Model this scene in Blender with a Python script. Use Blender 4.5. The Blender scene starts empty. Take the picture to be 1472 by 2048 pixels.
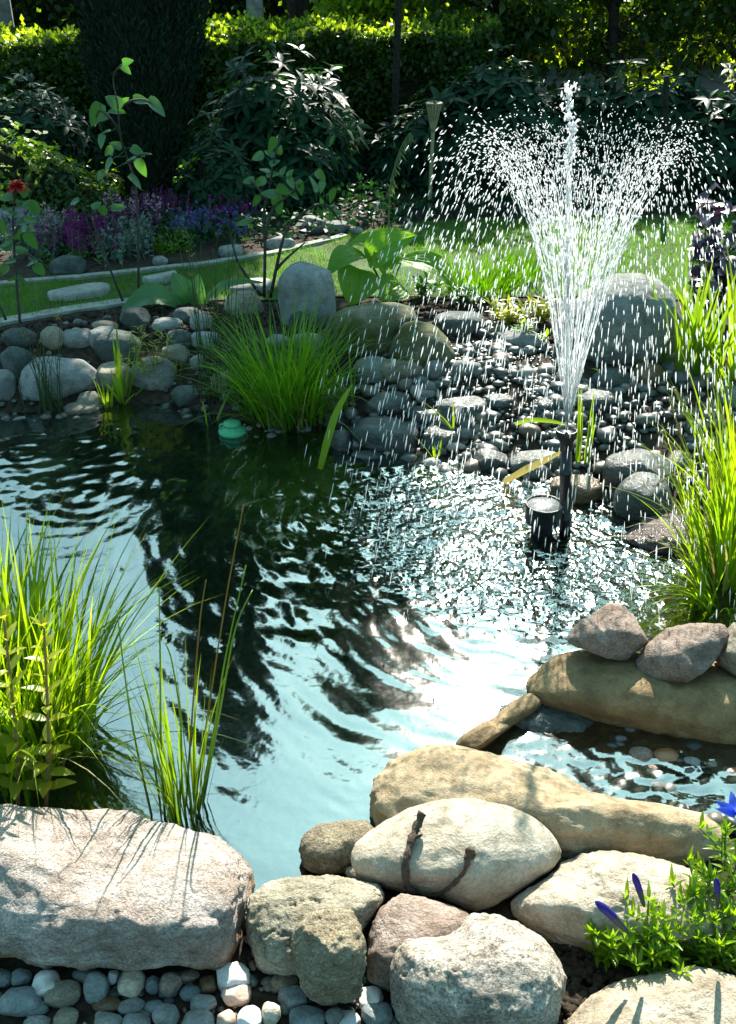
import bpy, bmesh, math, random
import numpy as np
from mathutils import Vector

# ------------------------------------------------------------------ camera, sky, sun, exposure
SC = bpy.context.scene
COL = SC.collection
PITCH = math.radians(29.4)
CAM_H = 1.5
F_PX = 1991.0
cam_d = bpy.data.cameras.new("camera")
cam = bpy.data.objects.new("camera", cam_d)
COL.objects.link(cam)
cam_d.sensor_fit = 'VERTICAL'
cam_d.sensor_height = 36.0
cam_d.lens = 36.0 * F_PX / 2048.0
cam_d.clip_start = 0.05
cam_d.clip_end = 2000.0
cam.location = (0, 0, CAM_H)
cam.rotation_euler = (math.pi / 2 - PITCH, 0, 0)
SC.camera = cam

SUN_EL = math.radians(38.9)
SUN_AZ = math.radians(9.0)          # to the right of straight ahead
world = bpy.data.worlds.new("World")
SC.world = world
world.use_nodes = True
wn = world.node_tree.nodes
wl = world.node_tree.links
wn.clear()
w_out = wn.new('ShaderNodeOutputWorld')
w_bg = wn.new('ShaderNodeBackground')
sky = wn.new('ShaderNodeTexSky')
sky.sky_type = 'NISHITA'
sky.sun_disc = False
sky.sun_elevation = SUN_EL
sky.sun_rotation = SUN_AZ
sky.air_density = 1.0
sky.dust_density = 1.0
sky.ozone_density = 1.5
w_bg.inputs['Strength'].default_value = 0.072
# thin bright summer cloud
w_tc = wn.new('ShaderNodeTexCoord')
w_map = wn.new('ShaderNodeMapping')
w_map.inputs['Scale'].default_value = (1.0, 1.0, 2.2)
w_no = wn.new('ShaderNodeTexNoise')
w_no.inputs['Scale'].default_value = 2.6
w_no.inputs['Detail'].default_value = 5.0
w_rmp = wn.new('ShaderNodeValToRGB')
w_rmp.color_ramp.elements[0].position = 0.42
w_rmp.color_ramp.elements[0].color = (0, 0, 0, 1)
w_rmp.color_ramp.elements[1].position = 0.75
w_rmp.color_ramp.elements[1].color = (0.55, 0.55, 0.55, 1)
w_mix = wn.new('ShaderNodeMixRGB')
w_mix.inputs[2].default_value = (9.0, 10.5, 11.5, 1)
wl.new(w_tc.outputs['Generated'], w_map.inputs['Vector'])
wl.new(w_map.outputs['Vector'], w_no.inputs['Vector'])
wl.new(w_no.outputs['Fac'], w_rmp.inputs['Fac'])
wl.new(w_rmp.outputs['Color'], w_mix.inputs['Fac'])
wl.new(sky.outputs['Color'], w_mix.inputs[1])
w_tint = wn.new('ShaderNodeMixRGB')
w_tint.blend_type = 'MULTIPLY'
w_tint.inputs[0].default_value = 1.0
w_tint.inputs[2].default_value = (0.62, 1.0, 0.93, 1)
# hazy brightness of the sky round the sun
w_dot = wn.new('ShaderNodeVectorMath')
w_dot.operation = 'DOT_PRODUCT'
w_dot.inputs[1].default_value = (math.sin(SUN_AZ) * math.cos(SUN_EL), math.cos(SUN_AZ) * math.cos(SUN_EL), math.sin(SUN_EL))
wl.new(w_tc.outputs['Generated'], w_dot.inputs[0])
w_max = wn.new('ShaderNodeMath')
w_max.operation = 'MAXIMUM'
w_max.inputs[1].default_value = 0.0
wl.new(w_dot.outputs['Value'], w_max.inputs[0])
w_pow = wn.new('ShaderNodeMath')
w_pow.operation = 'POWER'
w_pow.inputs[1].default_value = 9.0
wl.new(w_max.outputs[0], w_pow.inputs[0])
w_glow = wn.new('ShaderNodeMixRGB')
w_glow.blend_type = 'ADD'
w_glow.inputs[2].default_value = (10.5, 11.5, 12.5, 1)
wl.new(w_pow.outputs[0], w_glow.inputs[0])
wl.new(w_mix.outputs['Color'], w_glow.inputs[1])
wl.new(w_glow.outputs['Color'], w_tint.inputs[1])
wl.new(w_tint.outputs['Color'], w_bg.inputs['Color'])
wl.new(w_bg.outputs['Background'], w_out.inputs['Surface'])

sun_d = bpy.data.lights.new("sun", 'SUN')
sun_d.energy = 5.0
sun_d.angle = math.radians(0.5)
sun_d.color = (1.0, 0.94, 0.82)
sun = bpy.data.objects.new("sun", sun_d)
COL.objects.link(sun)
SUN = Vector((math.sin(SUN_AZ) * math.cos(SUN_EL), math.cos(SUN_AZ) * math.cos(SUN_EL), math.sin(SUN_EL)))
sun.rotation_euler = SUN.to_track_quat('Z', 'Y').to_euler()
sun.location = (2, 12, 10)

SC.view_settings.view_transform = 'Standard'
SC.view_settings.look = 'None'
SC.view_settings.exposure = 1.6
SC.view_settings.gamma = 1.0
SC.view_settings.use_curve_mapping = False
cy = SC.cycles
cy.max_bounces = 8
cy.diffuse_bounces = 3
cy.glossy_bounces = 3
cy.transmission_bounces = 5
cy.transparent_max_bounces = 16
cy.caustics_reflective = False
cy.caustics_refractive = False
cy.sample_clamp_indirect = 4.0
cy.use_denoising = True

# ------------------------------------------------------------------ picture <-> place helpers
CAM = np.array([0.0, 0.0, CAM_H])
CR = np.array([1.0, 0.0, 0.0])
CF = np.array([0.0, math.cos(PITCH), -math.sin(PITCH)])
CU = np.array([0.0, math.sin(PITCH), math.cos(PITCH)])

def ray(x, y):
    return CF + CR * (x - 736.0) / F_PX + CU * (1024.0 - y) / F_PX

def P(x, y, z=0.0):                  # where a line of sight meets the level z
    d = ray(x, y)
    t = (z - CAM[2]) / d[2]
    return CAM + d * t

def PD(x, y, D):                     # where it meets the upright plane at distance D
    d = ray(x, y)
    return CAM + d * (D / d[1])

rng = np.random.default_rng(7)

# ------------------------------------------------------------------ noise
_pg = np.random.default_rng(3)
_perm = _pg.permutation(256)
_perm = np.concatenate([_perm, _perm, _perm])
_grad = _pg.normal(size=(256, 3))
_grad /= np.linalg.norm(_grad, axis=1)[:, None]

def perlin(p):
    p = np.asarray(p, float)
    i = np.floor(p).astype(int)
    f = p - i
    i &= 255
    u = f * f * f * (f * (f * 6 - 15) + 10)
    r = 0
    for dx in (0, 1):
        for dy in (0, 1):
            for dz in (0, 1):
                h = _perm[_perm[_perm[(i[:, 0] + dx) & 255] + ((i[:, 1] + dy) & 255)] + ((i[:, 2] + dz) & 255)]
                g = _grad[h]
                d = f - np.array([dx, dy, dz])
                w = (u[:, 0] if dx else 1 - u[:, 0]) * (u[:, 1] if dy else 1 - u[:, 1]) * (u[:, 2] if dz else 1 - u[:, 2])
                r = r + w * (g * d).sum(1)
    return r

def fbm(p, octaves=3, lac=2.1, gain=0.5):
    r = 0
    a = 1.0
    q = np.asarray(p, float)
    for _ in range(octaves):
        r = r + a * perlin(q)
        q = q * lac + 17.3
        a *= gain
    return r

# ------------------------------------------------------------------ object helpers
def mk(name, V, F, mat, loc=None, parent=None, smooth=True):
    """one mesh object from world-space vertices; F is an array or a list of arrays of faces"""
    V = np.asarray(V, float)
    if not isinstance(F, (list, tuple)):
        F = [F]
    F = [np.asarray(f, np.int64) for f in F if len(f)]
    if parent is not None:
        V = V - np.array(parent.location)
    elif loc is None:
        loc = np.array([(V[:, 0].min() + V[:, 0].max()) / 2, (V[:, 1].min() + V[:, 1].max()) / 2, V[:, 2].min()])
    if parent is None:
        V = V - np.asarray(loc)
    me = bpy.data.meshes.new(name)
    me.vertices.add(len(V))
    me.vertices.foreach_set('co', V.astype(np.float32).ravel())
    nl = sum(f.size for f in F)
    npoly = sum(len(f) for f in F)
    me.loops.add(nl)
    me.polygons.add(npoly)
    me.loops.foreach_set('vertex_index', np.concatenate([f.ravel() for f in F]).astype(np.int32))
    tot = np.concatenate([np.full(len(f), f.shape[1]) for f in F]).astype(np.int32)
    st = np.concatenate([[0], np.cumsum(tot)[:-1]]).astype(np.int32)
    me.polygons.foreach_set('loop_start', st)
    me.polygons.foreach_set('loop_total', tot)
    me.polygons.foreach_set('use_smooth', np.full(npoly, smooth, dtype=bool))
    me.update(calc_edges=True)
    me.validate()
    me.materials.append(mat)
    o = bpy.data.objects.new(name, me)
    COL.objects.link(o)
    if parent is not None:
        o.parent = parent
    else:
        o.location = tuple(float(v) for v in loc)
    return o

def tag(o, label, cat, group=None, kind=None):
    o['label'] = label
    o['category'] = cat
    if group:
        o['group'] = group
    if kind:
        o['kind'] = kind
    return o

def thing(name, loc, label, cat, group=None):
    o = bpy.data.objects.new(name, None)
    o.empty_display_size = 0.05
    COL.objects.link(o)
    o.location = tuple(float(v) for v in loc)
    return tag(o, label, cat, group)

def structure(o):
    o['kind'] = 'structure'
    return o

class MB:
    """collects pieces that become ONE mesh"""
    def __init__(s):
        s.V = []; s.F = {}; s.n = 0
    def add(s, V, F):
        if not isinstance(F, (list, tuple)):
            F = [F]
        for f in F:
            f = np.asarray(f, np.int64)
            if len(f):
                s.F.setdefault(f.shape[1], []).append(f + s.n)
        s.V.append(np.asarray(V, float)); s.n += len(V)
        return s
    def build(s, name, mat, loc=None, parent=None, smooth=True):
        return mk(name, np.concatenate(s.V), [np.concatenate(f) for f in s.F.values()], mat, loc, parent, smooth)

def unit(v):
    v = np.asarray(v, float)
    return v / (np.linalg.norm(v, axis=-1, keepdims=True) + 1e-12)

def tube(pts, rad, sides=7, cap=True):
    pts = np.asarray(pts, float)
    n = len(pts)
    rad = np.broadcast_to(np.asarray(rad, float), (n,))
    T = unit(np.gradient(pts, axis=0))
    ref = np.array([0.31, 0.87, 0.12]) if abs(T[0] @ np.array([0.31, 0.87, 0.12])) < .8 else np.array([1.0, 0, 0])
    A = unit(np.cross(T, ref)); B = np.cross(T, A)
    th = np.arange(sides) * 2 * math.pi / sides
    V = pts[:, None] + rad[:, None, None] * (A[:, None] * np.cos(th)[None, :, None] + B[:, None] * np.sin(th)[None, :, None])
    V = V.reshape(-1, 3)
    F = []
    for i in range(n - 1):
        for j in range(sides):
            k = (j + 1) % sides
            F.append((i * sides + j, i * sides + k, (i + 1) * sides + k, (i + 1) * sides + j))
    fs = [np.array(F)]
    if cap:
        V = np.concatenate([V, pts[:1], pts[-1:]])
        a, b = n * sides, n * sides + 1
        fs.append(np.array([(a, (j + 1) % sides, j) for j in range(sides)] + [(b, (n - 1) * sides + j, (n - 1) * sides + (j + 1) % sides) for j in range(sides)]))
    return V, fs

def smooth_path(pts, n=24):
    pts = np.asarray(pts, float)
    m = len(pts)
    t = np.linspace(0, m - 1, n)
    i = np.clip(np.floor(t).astype(int), 0, m - 2)
    f = (t - i)[:, None]
    p0 = pts[np.clip(i - 1, 0, m - 1)]; p1 = pts[i]; p2 = pts[i + 1]; p3 = pts[np.clip(i + 2, 0, m - 1)]
    return 0.5 * (2 * p1 + (p2 - p0) * f + (2 * p0 - 5 * p1 + 4 * p2 - p3) * f ** 2 + (3 * p1 - p0 - 3 * p2 + p3) * f ** 3)

def lathe(c, prof, sides=32):
    """prof: list of (radius, height) around the upright axis through c"""
    th = np.arange(sides) * 2 * math.pi / sides
    V = np.concatenate([np.stack([c[0] + r * np.cos(th), c[1] + r * np.sin(th), np.full(sides, c[2] + z)], 1) for r, z in prof])
    F = []
    for i in range(len(prof) - 1):
        for j in range(sides):
            k = (j + 1) % sides
            F.append((i * sides + j, i * sides + k, (i + 1) * sides + k, (i + 1) * sides + j))
    return V, [np.array(F)]

PROF = {
    'ovate': lambda t: np.sin(math.pi * t ** 0.75) ** 0.8 * (1 - 0.15 * t),
    'lance': lambda t: np.sin(math.pi * t ** 0.8),
    'heart': lambda t: np.sin(math.pi * np.clip(t * 0.93 + 0.07, 0, 1) ** 0.62) ** 0.7,
}

def leaves(B, D, N, L, W, n=4, fold=.2, curl=.2, prof='ovate'):
    """K leaves at once: base, direction, face normal, length, width"""
    B = np.atleast_2d(B); K = len(B)
    D = unit(np.broadcast_to(D, (K, 3))); N = np.broadcast_to(N, (K, 3))
    S = unit(np.cross(D, N)); N = np.cross(S, D)
    L = np.broadcast_to(L, (K,)); W = np.broadcast_to(W, (K,))
    curl = np.broadcast_to(curl, (K,))
    t = np.linspace(0, 1, n + 1)
    w = np.maximum(PROF[prof](t), 0.03)
    w[-1] = .02
    cen = B[:, None] + D[:, None] * (L[:, None] * t)[..., None] - N[:, None] * (curl[:, None] * L[:, None] * t ** 2)[..., None]
    hw = (W[:, None] * w / 2)[..., None]
    V = np.stack([cen - S[:, None] * hw + N[:, None] * fold * hw, cen, cen + S[:, None] * hw + N[:, None] * fold * hw], 2)
    base = np.arange(K)[:, None, None] * (n + 1) * 3 + (np.arange(n) * 3)[None, :, None] + np.arange(2)[None, None, :]
    base = base.ravel()
    F = np.stack([base, base + 1, base + 4, base + 3], 1)
    return V.reshape(-1, 3), F

def diamonds(B, D, N, L, W, fold=.15):
    B = np.atleast_2d(B); K = len(B)
    D = unit(D); S = unit(np.cross(D, N)); N = np.cross(S, D)
    L = np.broadcast_to(L, (K,))[:, None]; W = np.broadcast_to(W, (K,))[:, None]
    m = B + D * L * .42 + N * W * fold
    V = np.stack([B, m - S * W / 2, B + D * L, m + S * W / 2], 1).reshape(-1, 3)
    b = np.arange(K) * 4
    return V, np.stack([b, b + 1, b + 2, b + 3], 1)

def blades(B, az, lean, bend, L, W, n=7, fold=.35, pw=2.2, twist=0.0):
    """grass blades: base, azimuth, start lean from upright, extra bend to the tip (radians)"""
    B = np.atleast_2d(B); K = len(B)
    az, lean, bend, L, W, twist = [np.broadcast_to(np.asarray(v, float), (K,)) for v in (az, lean, bend, L, W, twist)]
    t = np.linspace(0, 1, n + 1)
    th = lean[:, None] + bend[:, None] * t ** 1.4
    dh = np.sin(th) * L[:, None] / n; dv = np.cos(th) * L[:, None] / n
    h = np.concatenate([np.zeros((K, 1)), np.cumsum(dh[:, :-1], 1)], 1)
    v = np.concatenate([np.zeros((K, 1)), np.cumsum(dv[:, :-1], 1)], 1)
    hd = np.stack([np.cos(az), np.sin(az), np.zeros(K)], 1)
    C = B[:, None] + hd[:, None] * h[..., None] + np.array([0, 0, 1.0]) * v[..., None]
    a2 = az + twist
    S = np.stack([-np.sin(a2), np.cos(a2), np.zeros(K)], 1)
    Nn = hd[:, None] * (-np.cos(th))[..., None] + np.array([0, 0, 1.0]) * np.sin(th)[..., None]
    w = (1 - t ** pw) * (0.65 + 0.35 * np.minimum(1, t * 4)); w[-1] = .02
    hw = (W[:, None] * w[None] / 2)[..., None]
    V = np.stack([C - S[:, None] * hw + Nn * hw * fold, C, C + S[:, None] * hw + Nn * hw * fold], 2)
    base = (np.arange(K)[:, None, None] * (n + 1) * 3 + (np.arange(n) * 3)[None, :, None] + np.arange(2)[None, None, :]).ravel()
    return V.reshape(-1, 3), np.stack([base, base + 1, base + 4, base + 3], 1)

def ellipsoids(C, R, sub=1, amp=.0, squash=None):
    """K small lumps at once (for gravel, crumbs, blossoms)"""
    v, f = ico(sub)
    K = len(C)
    R = np.asarray(R, float)
    if R.ndim == 1:
        R = np.repeat(R[:, None], 3, 1)
    j = 1 + amp * rng.normal(size=(K, len(v), 1))
    a = rng.uniform(0, 6.28, K)
    p = v[None] * j * R[:, None]
    q = p.copy()
    q[..., 0] = p[..., 0] * np.cos(a)[:, None] - p[..., 1] * np.sin(a)[:, None]
    q[..., 1] = p[..., 0] * np.sin(a)[:, None] + p[..., 1] * np.cos(a)[:, None]
    V = (q + np.asarray(C)[:, None]).reshape(-1, 3)
    F = (f[None] + (np.arange(K) * len(v))[:, None, None]).reshape(-1, 3)
    return V, F

_ico = {}
def ico(sub):
    if sub not in _ico:
        bm = bmesh.new()
        bmesh.ops.create_icosphere(bm, subdivisions=max(1, sub), radius=1.0)
        bm.verts.ensure_lookup_table()
        v = np.array([x.co[:] for x in bm.verts])
        f = np.array([[q.index for q in x.verts] for x in bm.faces])
        bm.free()
        _ico[sub] = (v, f)
    return _ico[sub]

# ------------------------------------------------------------------ materials
def new_mat(name):
    m = bpy.data.materials.new(name)
    m.use_nodes = True
    nt = m.node_tree
    nt.nodes.clear()
    return m, nt.nodes, nt.links, nt.nodes.new('ShaderNodeOutputMaterial')

def ramp(N, stops):
    r = N.new('ShaderNodeValToRGB')
    e = r.color_ramp.elements
    while len(e) < len(stops):
        e.new(0.5)
    for k, (p, c) in enumerate(stops):
        e[k].position = p
        e[k].color = (c[0], c[1], c[2], 1)
    return r

def leaf_mat(name, c1, c2, trans=.45, rough=.4, tcol=None, spec=.5):
    m, N, Lk, out = new_mat(name)
    geo = N.new('ShaderNodeNewGeometry')
    r = ramp(N, [(0, c1), (1, c2)])
    Lk.new(geo.outputs['Random Per Island'], r.inputs['Fac'])
    bs = N.new('ShaderNodeBsdfPrincipled')
    bs.inputs['Roughness'].default_value = rough
    bs.inputs['Specular IOR Level'].default_value = spec
    Lk.new(r.outputs['Color'], bs.inputs['Base Color'])
    tr = N.new('ShaderNodeBsdfTranslucent')
    mm = N.new('ShaderNodeMixRGB'); mm.blend_type = 'MULTIPLY'; mm.inputs[0].default_value = 1
    tc = tcol or (2.2, 2.0, 0.8)
    mm.inputs[2].default_value = (tc[0], tc[1], tc[2], 1)
    Lk.new(r.outputs['Color'], mm.inputs[1])
    Lk.new(mm.outputs['Color'], tr.inputs['Color'])
    mx = N.new('ShaderNodeMixShader'); mx.inputs[0].default_value = trans
    Lk.new(bs.outputs[0], mx.inputs[1]); Lk.new(tr.outputs[0], mx.inputs[2])
    Lk.new(mx.outputs[0], out.inputs['Surface'])
    return m

def stone_mat(name, c1, c2, c3, speck=.3, bump=.5, rough=.85, moss=None, moss_amt=.5, scale=1.0, wet=False):
    """mottled, speckled stone: three tones, crystals, fine relief; optional moss"""
    m, N, Lk, out = new_mat(name)
    tc = N.new('ShaderNodeTexCoord')
    oi = N.new('ShaderNodeObjectInfo')
    addv = N.new('ShaderNodeVectorMath'); addv.operation = 'ADD'
    comb = N.new('ShaderNodeCombineXYZ')
    mul = N.new('ShaderNodeMath'); mul.operation = 'MULTIPLY'; mul.inputs[1].default_value = 37.0
    Lk.new(oi.outputs['Random'], mul.inputs[0])
    for k in range(3):
        Lk.new(mul.outputs[0], comb.inputs[k])
    Lk.new(tc.outputs['Object'], addv.inputs[0]); Lk.new(comb.outputs[0], addv.inputs[1])
    vec = addv.outputs[0]
    n1 = N.new('ShaderNodeTexNoise'); n1.inputs['Scale'].default_value = 9 * scale; n1.inputs['Detail'].default_value = 6; n1.inputs['Roughness'].default_value = .65
    Lk.new(vec, n1.inputs['Vector'])
    r1 = ramp(N, [(.3, c1), (.52, c2), (.72, c3)])
    Lk.new(n1.outputs['Fac'], r1.inputs['Fac'])
    # crystals
    vo = N.new('ShaderNodeTexVoronoi'); vo.inputs['Scale'].default_value = 290 * scale
    Lk.new(vec, vo.inputs['Vector'])
    sep = N.new('ShaderNodeSeparateColor')
    Lk.new(vo.outputs['Color'], sep.inputs[0])
    rs = ramp(N, [(0.0, (.25, .24, .23)), (.25, (.62, .6, .58)), (.6, (1, 1, 1)), (1, (1.45, 1.4, 1.35))])
    Lk.new(sep.outputs[0], rs.inputs['Fac'])
    mx = N.new('ShaderNodeMixRGB'); mx.blend_type = 'MULTIPLY'; mx.inputs[0].default_value = speck
    Lk.new(r1.outputs['Color'], mx.inputs[1]); Lk.new(rs.outputs['Color'], mx.inputs[2])
    # stains
    n3 = N.new('ShaderNodeTexNoise'); n3.inputs['Scale'].default_value = 28 * scale; n3.inputs['Detail'].default_value = 4
    Lk.new(vec, n3.inputs['Vector'])
    r3 = ramp(N, [(.32, (.55, .50, .44)), (.46, (.85, .82, .78)), (.6, (1, 1, 1))])
    Lk.new(n3.outputs['Fac'], r3.inputs['Fac'])
    mx2 = N.new('ShaderNodeMixRGB'); mx2.blend_type = 'MULTIPLY'; mx2.inputs[0].default_value = .7
    Lk.new(mx.outputs[0], mx2.inputs[1]); Lk.new(r3.outputs['Color'], mx2.inputs[2])
    col = mx2.outputs[0]
    # individual tone
    hsv = N.new('ShaderNodeHueSaturation')
    mr = N.new('ShaderNodeMapRange'); mr.inputs['To Min'].default_value = .82; mr.inputs['To Max'].default_value = 1.18
    Lk.new(oi.outputs['Random'], mr.inputs[0])
    Lk.new(mr.outputs[0], hsv.inputs['Value']); Lk.new(col, hsv.inputs['Color'])
    col = hsv.outputs[0]
    if moss:
        n4 = N.new('ShaderNodeTexNoise'); n4.inputs['Scale'].default_value = 6; n4.inputs['Detail'].default_value = 7; n4.inputs['Roughness'].default_value = .7
        Lk.new(vec, n4.inputs['Vector'])
        r4 = ramp(N, [(.62 - moss_amt * .4, (0, 0, 0)), (.78 - moss_amt * .3, (1, 1, 1))])
        Lk.new(n4.outputs['Fac'], r4.inputs['Fac'])
        mx4 = N.new('ShaderNodeMixRGB'); mx4.inputs[2].default_value = (*moss, 1)
        Lk.new(r4.outputs['Color'], mx4.inputs[0]); Lk.new(col, mx4.inputs[1])
        col = mx4.outputs[0]
    bs = N.new('ShaderNodeBsdfPrincipled')
    bs.inputs['Roughness'].default_value = rough
    bs.inputs['Specular IOR Level'].default_value = .35
    if wet:
        bs.inputs['Coat Weight'].default_value = .5
        bs.inputs['Coat Roughness'].default_value = .12
    Lk.new(col, bs.inputs['Base Color'])
    nb = N.new('ShaderNodeTexNoise'); nb.inputs['Scale'].default_value = 55 * scale; nb.inputs['Detail'].default_value = 8; nb.inputs['Roughness'].default_value = .7
    Lk.new(vec, nb.inputs['Vector'])
    nb2 = N.new('ShaderNodeTexNoise'); nb2.inputs['Scale'].default_value = 260 * scale; nb2.inputs['Detail'].default_value = 3
    Lk.new(vec, nb2.inputs['Vector'])
    ad = N.new('ShaderNodeMath'); ad.operation = 'MULTIPLY_ADD'; ad.inputs[1].default_value = .3
    Lk.new(nb2.outputs['Fac'], ad.inputs[0]); Lk.new(nb.outputs['Fac'], ad.inputs[2])
    # broad dents and bedding cracks first, the grain on top of them
    mp = N.new('ShaderNodeMapping'); mp.inputs['Scale'].default_value = (1, 1.3, 3.2); mp.inputs['Rotation'].default_value = (.3, .15, 0)
    Lk.new(vec, mp.inputs['Vector'])
    n5 = N.new('ShaderNodeTexNoise'); n5.inputs['Scale'].default_value = 15 * scale; n5.inputs['Detail'].default_value = 9; n5.inputs['Roughness'].default_value = .62; n5.inputs['Distortion'].default_value = .6
    Lk.new(mp.outputs[0], n5.inputs['Vector'])
    bq = N.new('ShaderNodeBump'); bq.inputs['Strength'].default_value = min(1, bump * .8); bq.inputs['Distance'].default_value = .03
    Lk.new(n5.outputs['Fac'], bq.inputs['Height'])
    bp = N.new('ShaderNodeBump'); bp.inputs['Strength'].default_value = bump; bp.inputs['Distance'].default_value = .02
    Lk.new(ad.outputs[0], bp.inputs['Height']); Lk.new(bq.outputs[0], bp.inputs['Normal'])
    Lk.new(bp.outputs[0], bs.inputs['Normal'])
    if wet:
        Lk.new(bp.outputs[0], bs.inputs['Coat Normal'])
    Lk.new(bs.outputs[0], out.inputs['Surface'])
    return m

def plain_mat(name, c1, c2=None, rough=.6, scale=40, bump=.2, spec=.5, metal=0):
    m, N, Lk, out = new_mat(name)
    bs = N.new('ShaderNodeBsdfPrincipled')
    bs.inputs['Roughness'].default_value = rough
    bs.inputs['Specular IOR Level'].default_value = spec
    bs.inputs['Metallic'].default_value = metal
    tc = N.new('ShaderNodeTexCoord')
    n1 = N.new('ShaderNodeTexNoise'); n1.inputs['Scale'].default_value = scale; n1.inputs['Detail'].default_value = 6
    Lk.new(tc.outputs['Object'], n1.inputs['Vector'])
    r = ramp(N, [(.35, c1), (.68, c2 or c1)])
    Lk.new(n1.outputs['Fac'], r.inputs['Fac'])
    Lk.new(r.outputs['Color'], bs.inputs['Base Color'])
    if bump:
        bp = N.new('ShaderNodeBump'); bp.inputs['Strength'].default_value = bump; bp.inputs['Distance'].default_value = .01
        Lk.new(n1.outputs['Fac'], bp.inputs['Height']); Lk.new(bp.outputs[0], bs.inputs['Normal'])
    Lk.new(bs.outputs[0], out.inputs['Surface'])
    return m

M = {}
M['soil'] = plain_mat('dark_soil', (.018, .013, .009), (.05, .036, .024), .95, 60, .6, .2)
# the ground itself: dark soil on the banks, brown silt on the bottom of the pond
m, N, Lk, out = new_mat('soil_and_silt')
tc = N.new('ShaderNodeTexCoord'); sp = N.new('ShaderNodeSeparateXYZ'); Lk.new(tc.outputs['Object'], sp.inputs[0])
n1 = N.new('ShaderNodeTexNoise'); n1.inputs['Scale'].default_value = 40; n1.inputs['Detail'].default_value = 8
Lk.new(tc.outputs['Object'], n1.inputs['Vector'])
ra = ramp(N, [(.35, (.018, .013, .009)), (.68, (.055, .040, .027))]); Lk.new(n1.outputs['Fac'], ra.inputs['Fac'])
rb = ramp(N, [(.3, (.10, .07, .03)), (.7, (.20, .15, .07))]); Lk.new(n1.outputs['Fac'], rb.inputs['Fac'])
mr = N.new('ShaderNodeMapRange'); mr.inputs['From Min'].default_value = .0; mr.inputs['From Max'].default_value = -.05
Lk.new(sp.outputs[2], mr.inputs[0])
mx = N.new('ShaderNodeMixRGB'); Lk.new(mr.outputs[0], mx.inputs[0]); Lk.new(ra.outputs[0], mx.inputs[1]); Lk.new(rb.outputs[0], mx.inputs[2])
bs = N.new('ShaderNodeBsdfPrincipled'); bs.inputs['Roughness'].default_value = .95; bs.inputs['Specular IOR Level'].default_value = .2
bp = N.new('ShaderNodeBump'); bp.inputs['Strength'].default_value = .6; bp.inputs['Distance'].default_value = .015
Lk.new(n1.outputs['Fac'], bp.inputs['Height']); Lk.new(bp.outputs[0], bs.inputs['Normal'])
Lk.new(mx.outputs[0], bs.inputs['Base Color']); Lk.new(bs.outputs[0], out.inputs['Surface'])
M['earth'] = m
M['sand'] = stone_mat('sandy_tan_stone', (.24, .175, .10), (.33, .25, .155), (.42, .34, .23), .25, .35, .8)
M['tanwet'] = stone_mat('tan_stone_wet_foot', (.13, .085, .04), (.22, .15, .072), (.31, .22, .115), .25, .4, .75)
M['pink'] = stone_mat('pinkish_granite', (.33, .24, .19), (.50, .41, .37), (.61, .54, .50), .5, .9, .9)
M['cream'] = stone_mat('cream_boulder', (.36, .30, .23), (.49, .43, .34), (.59, .53, .45), .3, .4, .85)
M['pale'] = stone_mat('pale_layered_stone', (.36, .30, .22), (.48, .41, .32), (.58, .53, .45), .3, .6, .85)
M['granite'] = stone_mat('grey_granite', (.18, .16, .145), (.40, .36, .31), (.56, .51, .43), .75, .6, .85)
M['rough'] = stone_mat('rough_yellow_stone', (.29, .23, .15), (.45, .38, .26), (.57, .50, .38), .5, 1.0, .9)
M['crease'] = stone_mat('creased_grey_yellow_stone', (.20, .18, .13), (.37, .34, .26), (.50, .47, .39), .45, .8, .9)
M['brownp'] = stone_mat('brown_pink_stone', (.20, .14, .11), (.33, .25, .21), (.46, .38, .33), .45, .7, .9)
M['grey'] = stone_mat('grey_fieldstone', (.13, .14, .14), (.23, .24, .23), (.34, .34, .32), .35, .5, .85)
M['slate'] = stone_mat('dark_slate', (.04, .055, .052), (.085, .105, .10), (.15, .17, .165), .3, .6, .8)
M['tang'] = stone_mat('tan_grey_stone', (.18, .16, .12), (.28, .25, .19), (.38, .34, .27), .35, .5, .85)
M['lav'] = stone_mat('lavender_grey_stone', (.16, .175, .175), (.225, .24, .24), (.31, .315, .31), .3, .4, .85)
M['mossy'] = stone_mat('mossy_boulder', (.12, .12, .09), (.20, .19, .14), (.30, .28, .21), .35, .5, .9, moss=(.055, .065, .012), moss_amt=.75)
M['whitep'] = stone_mat('white_pebble', (.50, .48, .46), (.62, .60, .58), (.72, .70, .68), .15, .15, .6)
M['pinkp'] = stone_mat('pink_pebble', (.40, .28, .22), (.52, .38, .31), (.62, .50, .42), .2, .2, .65)
M['wetgrey'] = stone_mat('wet_grey_stone', (.022, .032, .03), (.05, .062, .058), (.10, .115, .105), .3, .45, .45, wet=True)
M['wetbrown'] = stone_mat('wet_brown_stone', (.07, .04, .018), (.13, .075, .03), (.20, .13, .06), .3, .4, .45, wet=True)
M['wetpink'] = stone_mat('wet_pink_granite', (.08, .05, .05), (.15, .10, .10), (.24, .17, .16), .6, .9, .5, wet=True)
M['rust'] = stone_mat('rusty_pebble', (.16, .06, .02), (.25, .11, .04), (.33, .18, .08), .2, .2, .5, wet=True)
M['bluegrey'] = stone_mat('blue_grey_cobble', (.11, .14, .15), (.18, .215, .22), (.27, .30, .30), .3, .4, .75)
M['paver'] = stone_mat('grey_paver', (.22, .23, .21), (.30, .31, .28), (.38, .38, .35), .3, .3, .9)
M['lawngreen'] = leaf_mat('lawn_blades', (.045, .14, .004), (.085, .21, .006), .5, .7, None, .15)

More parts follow.
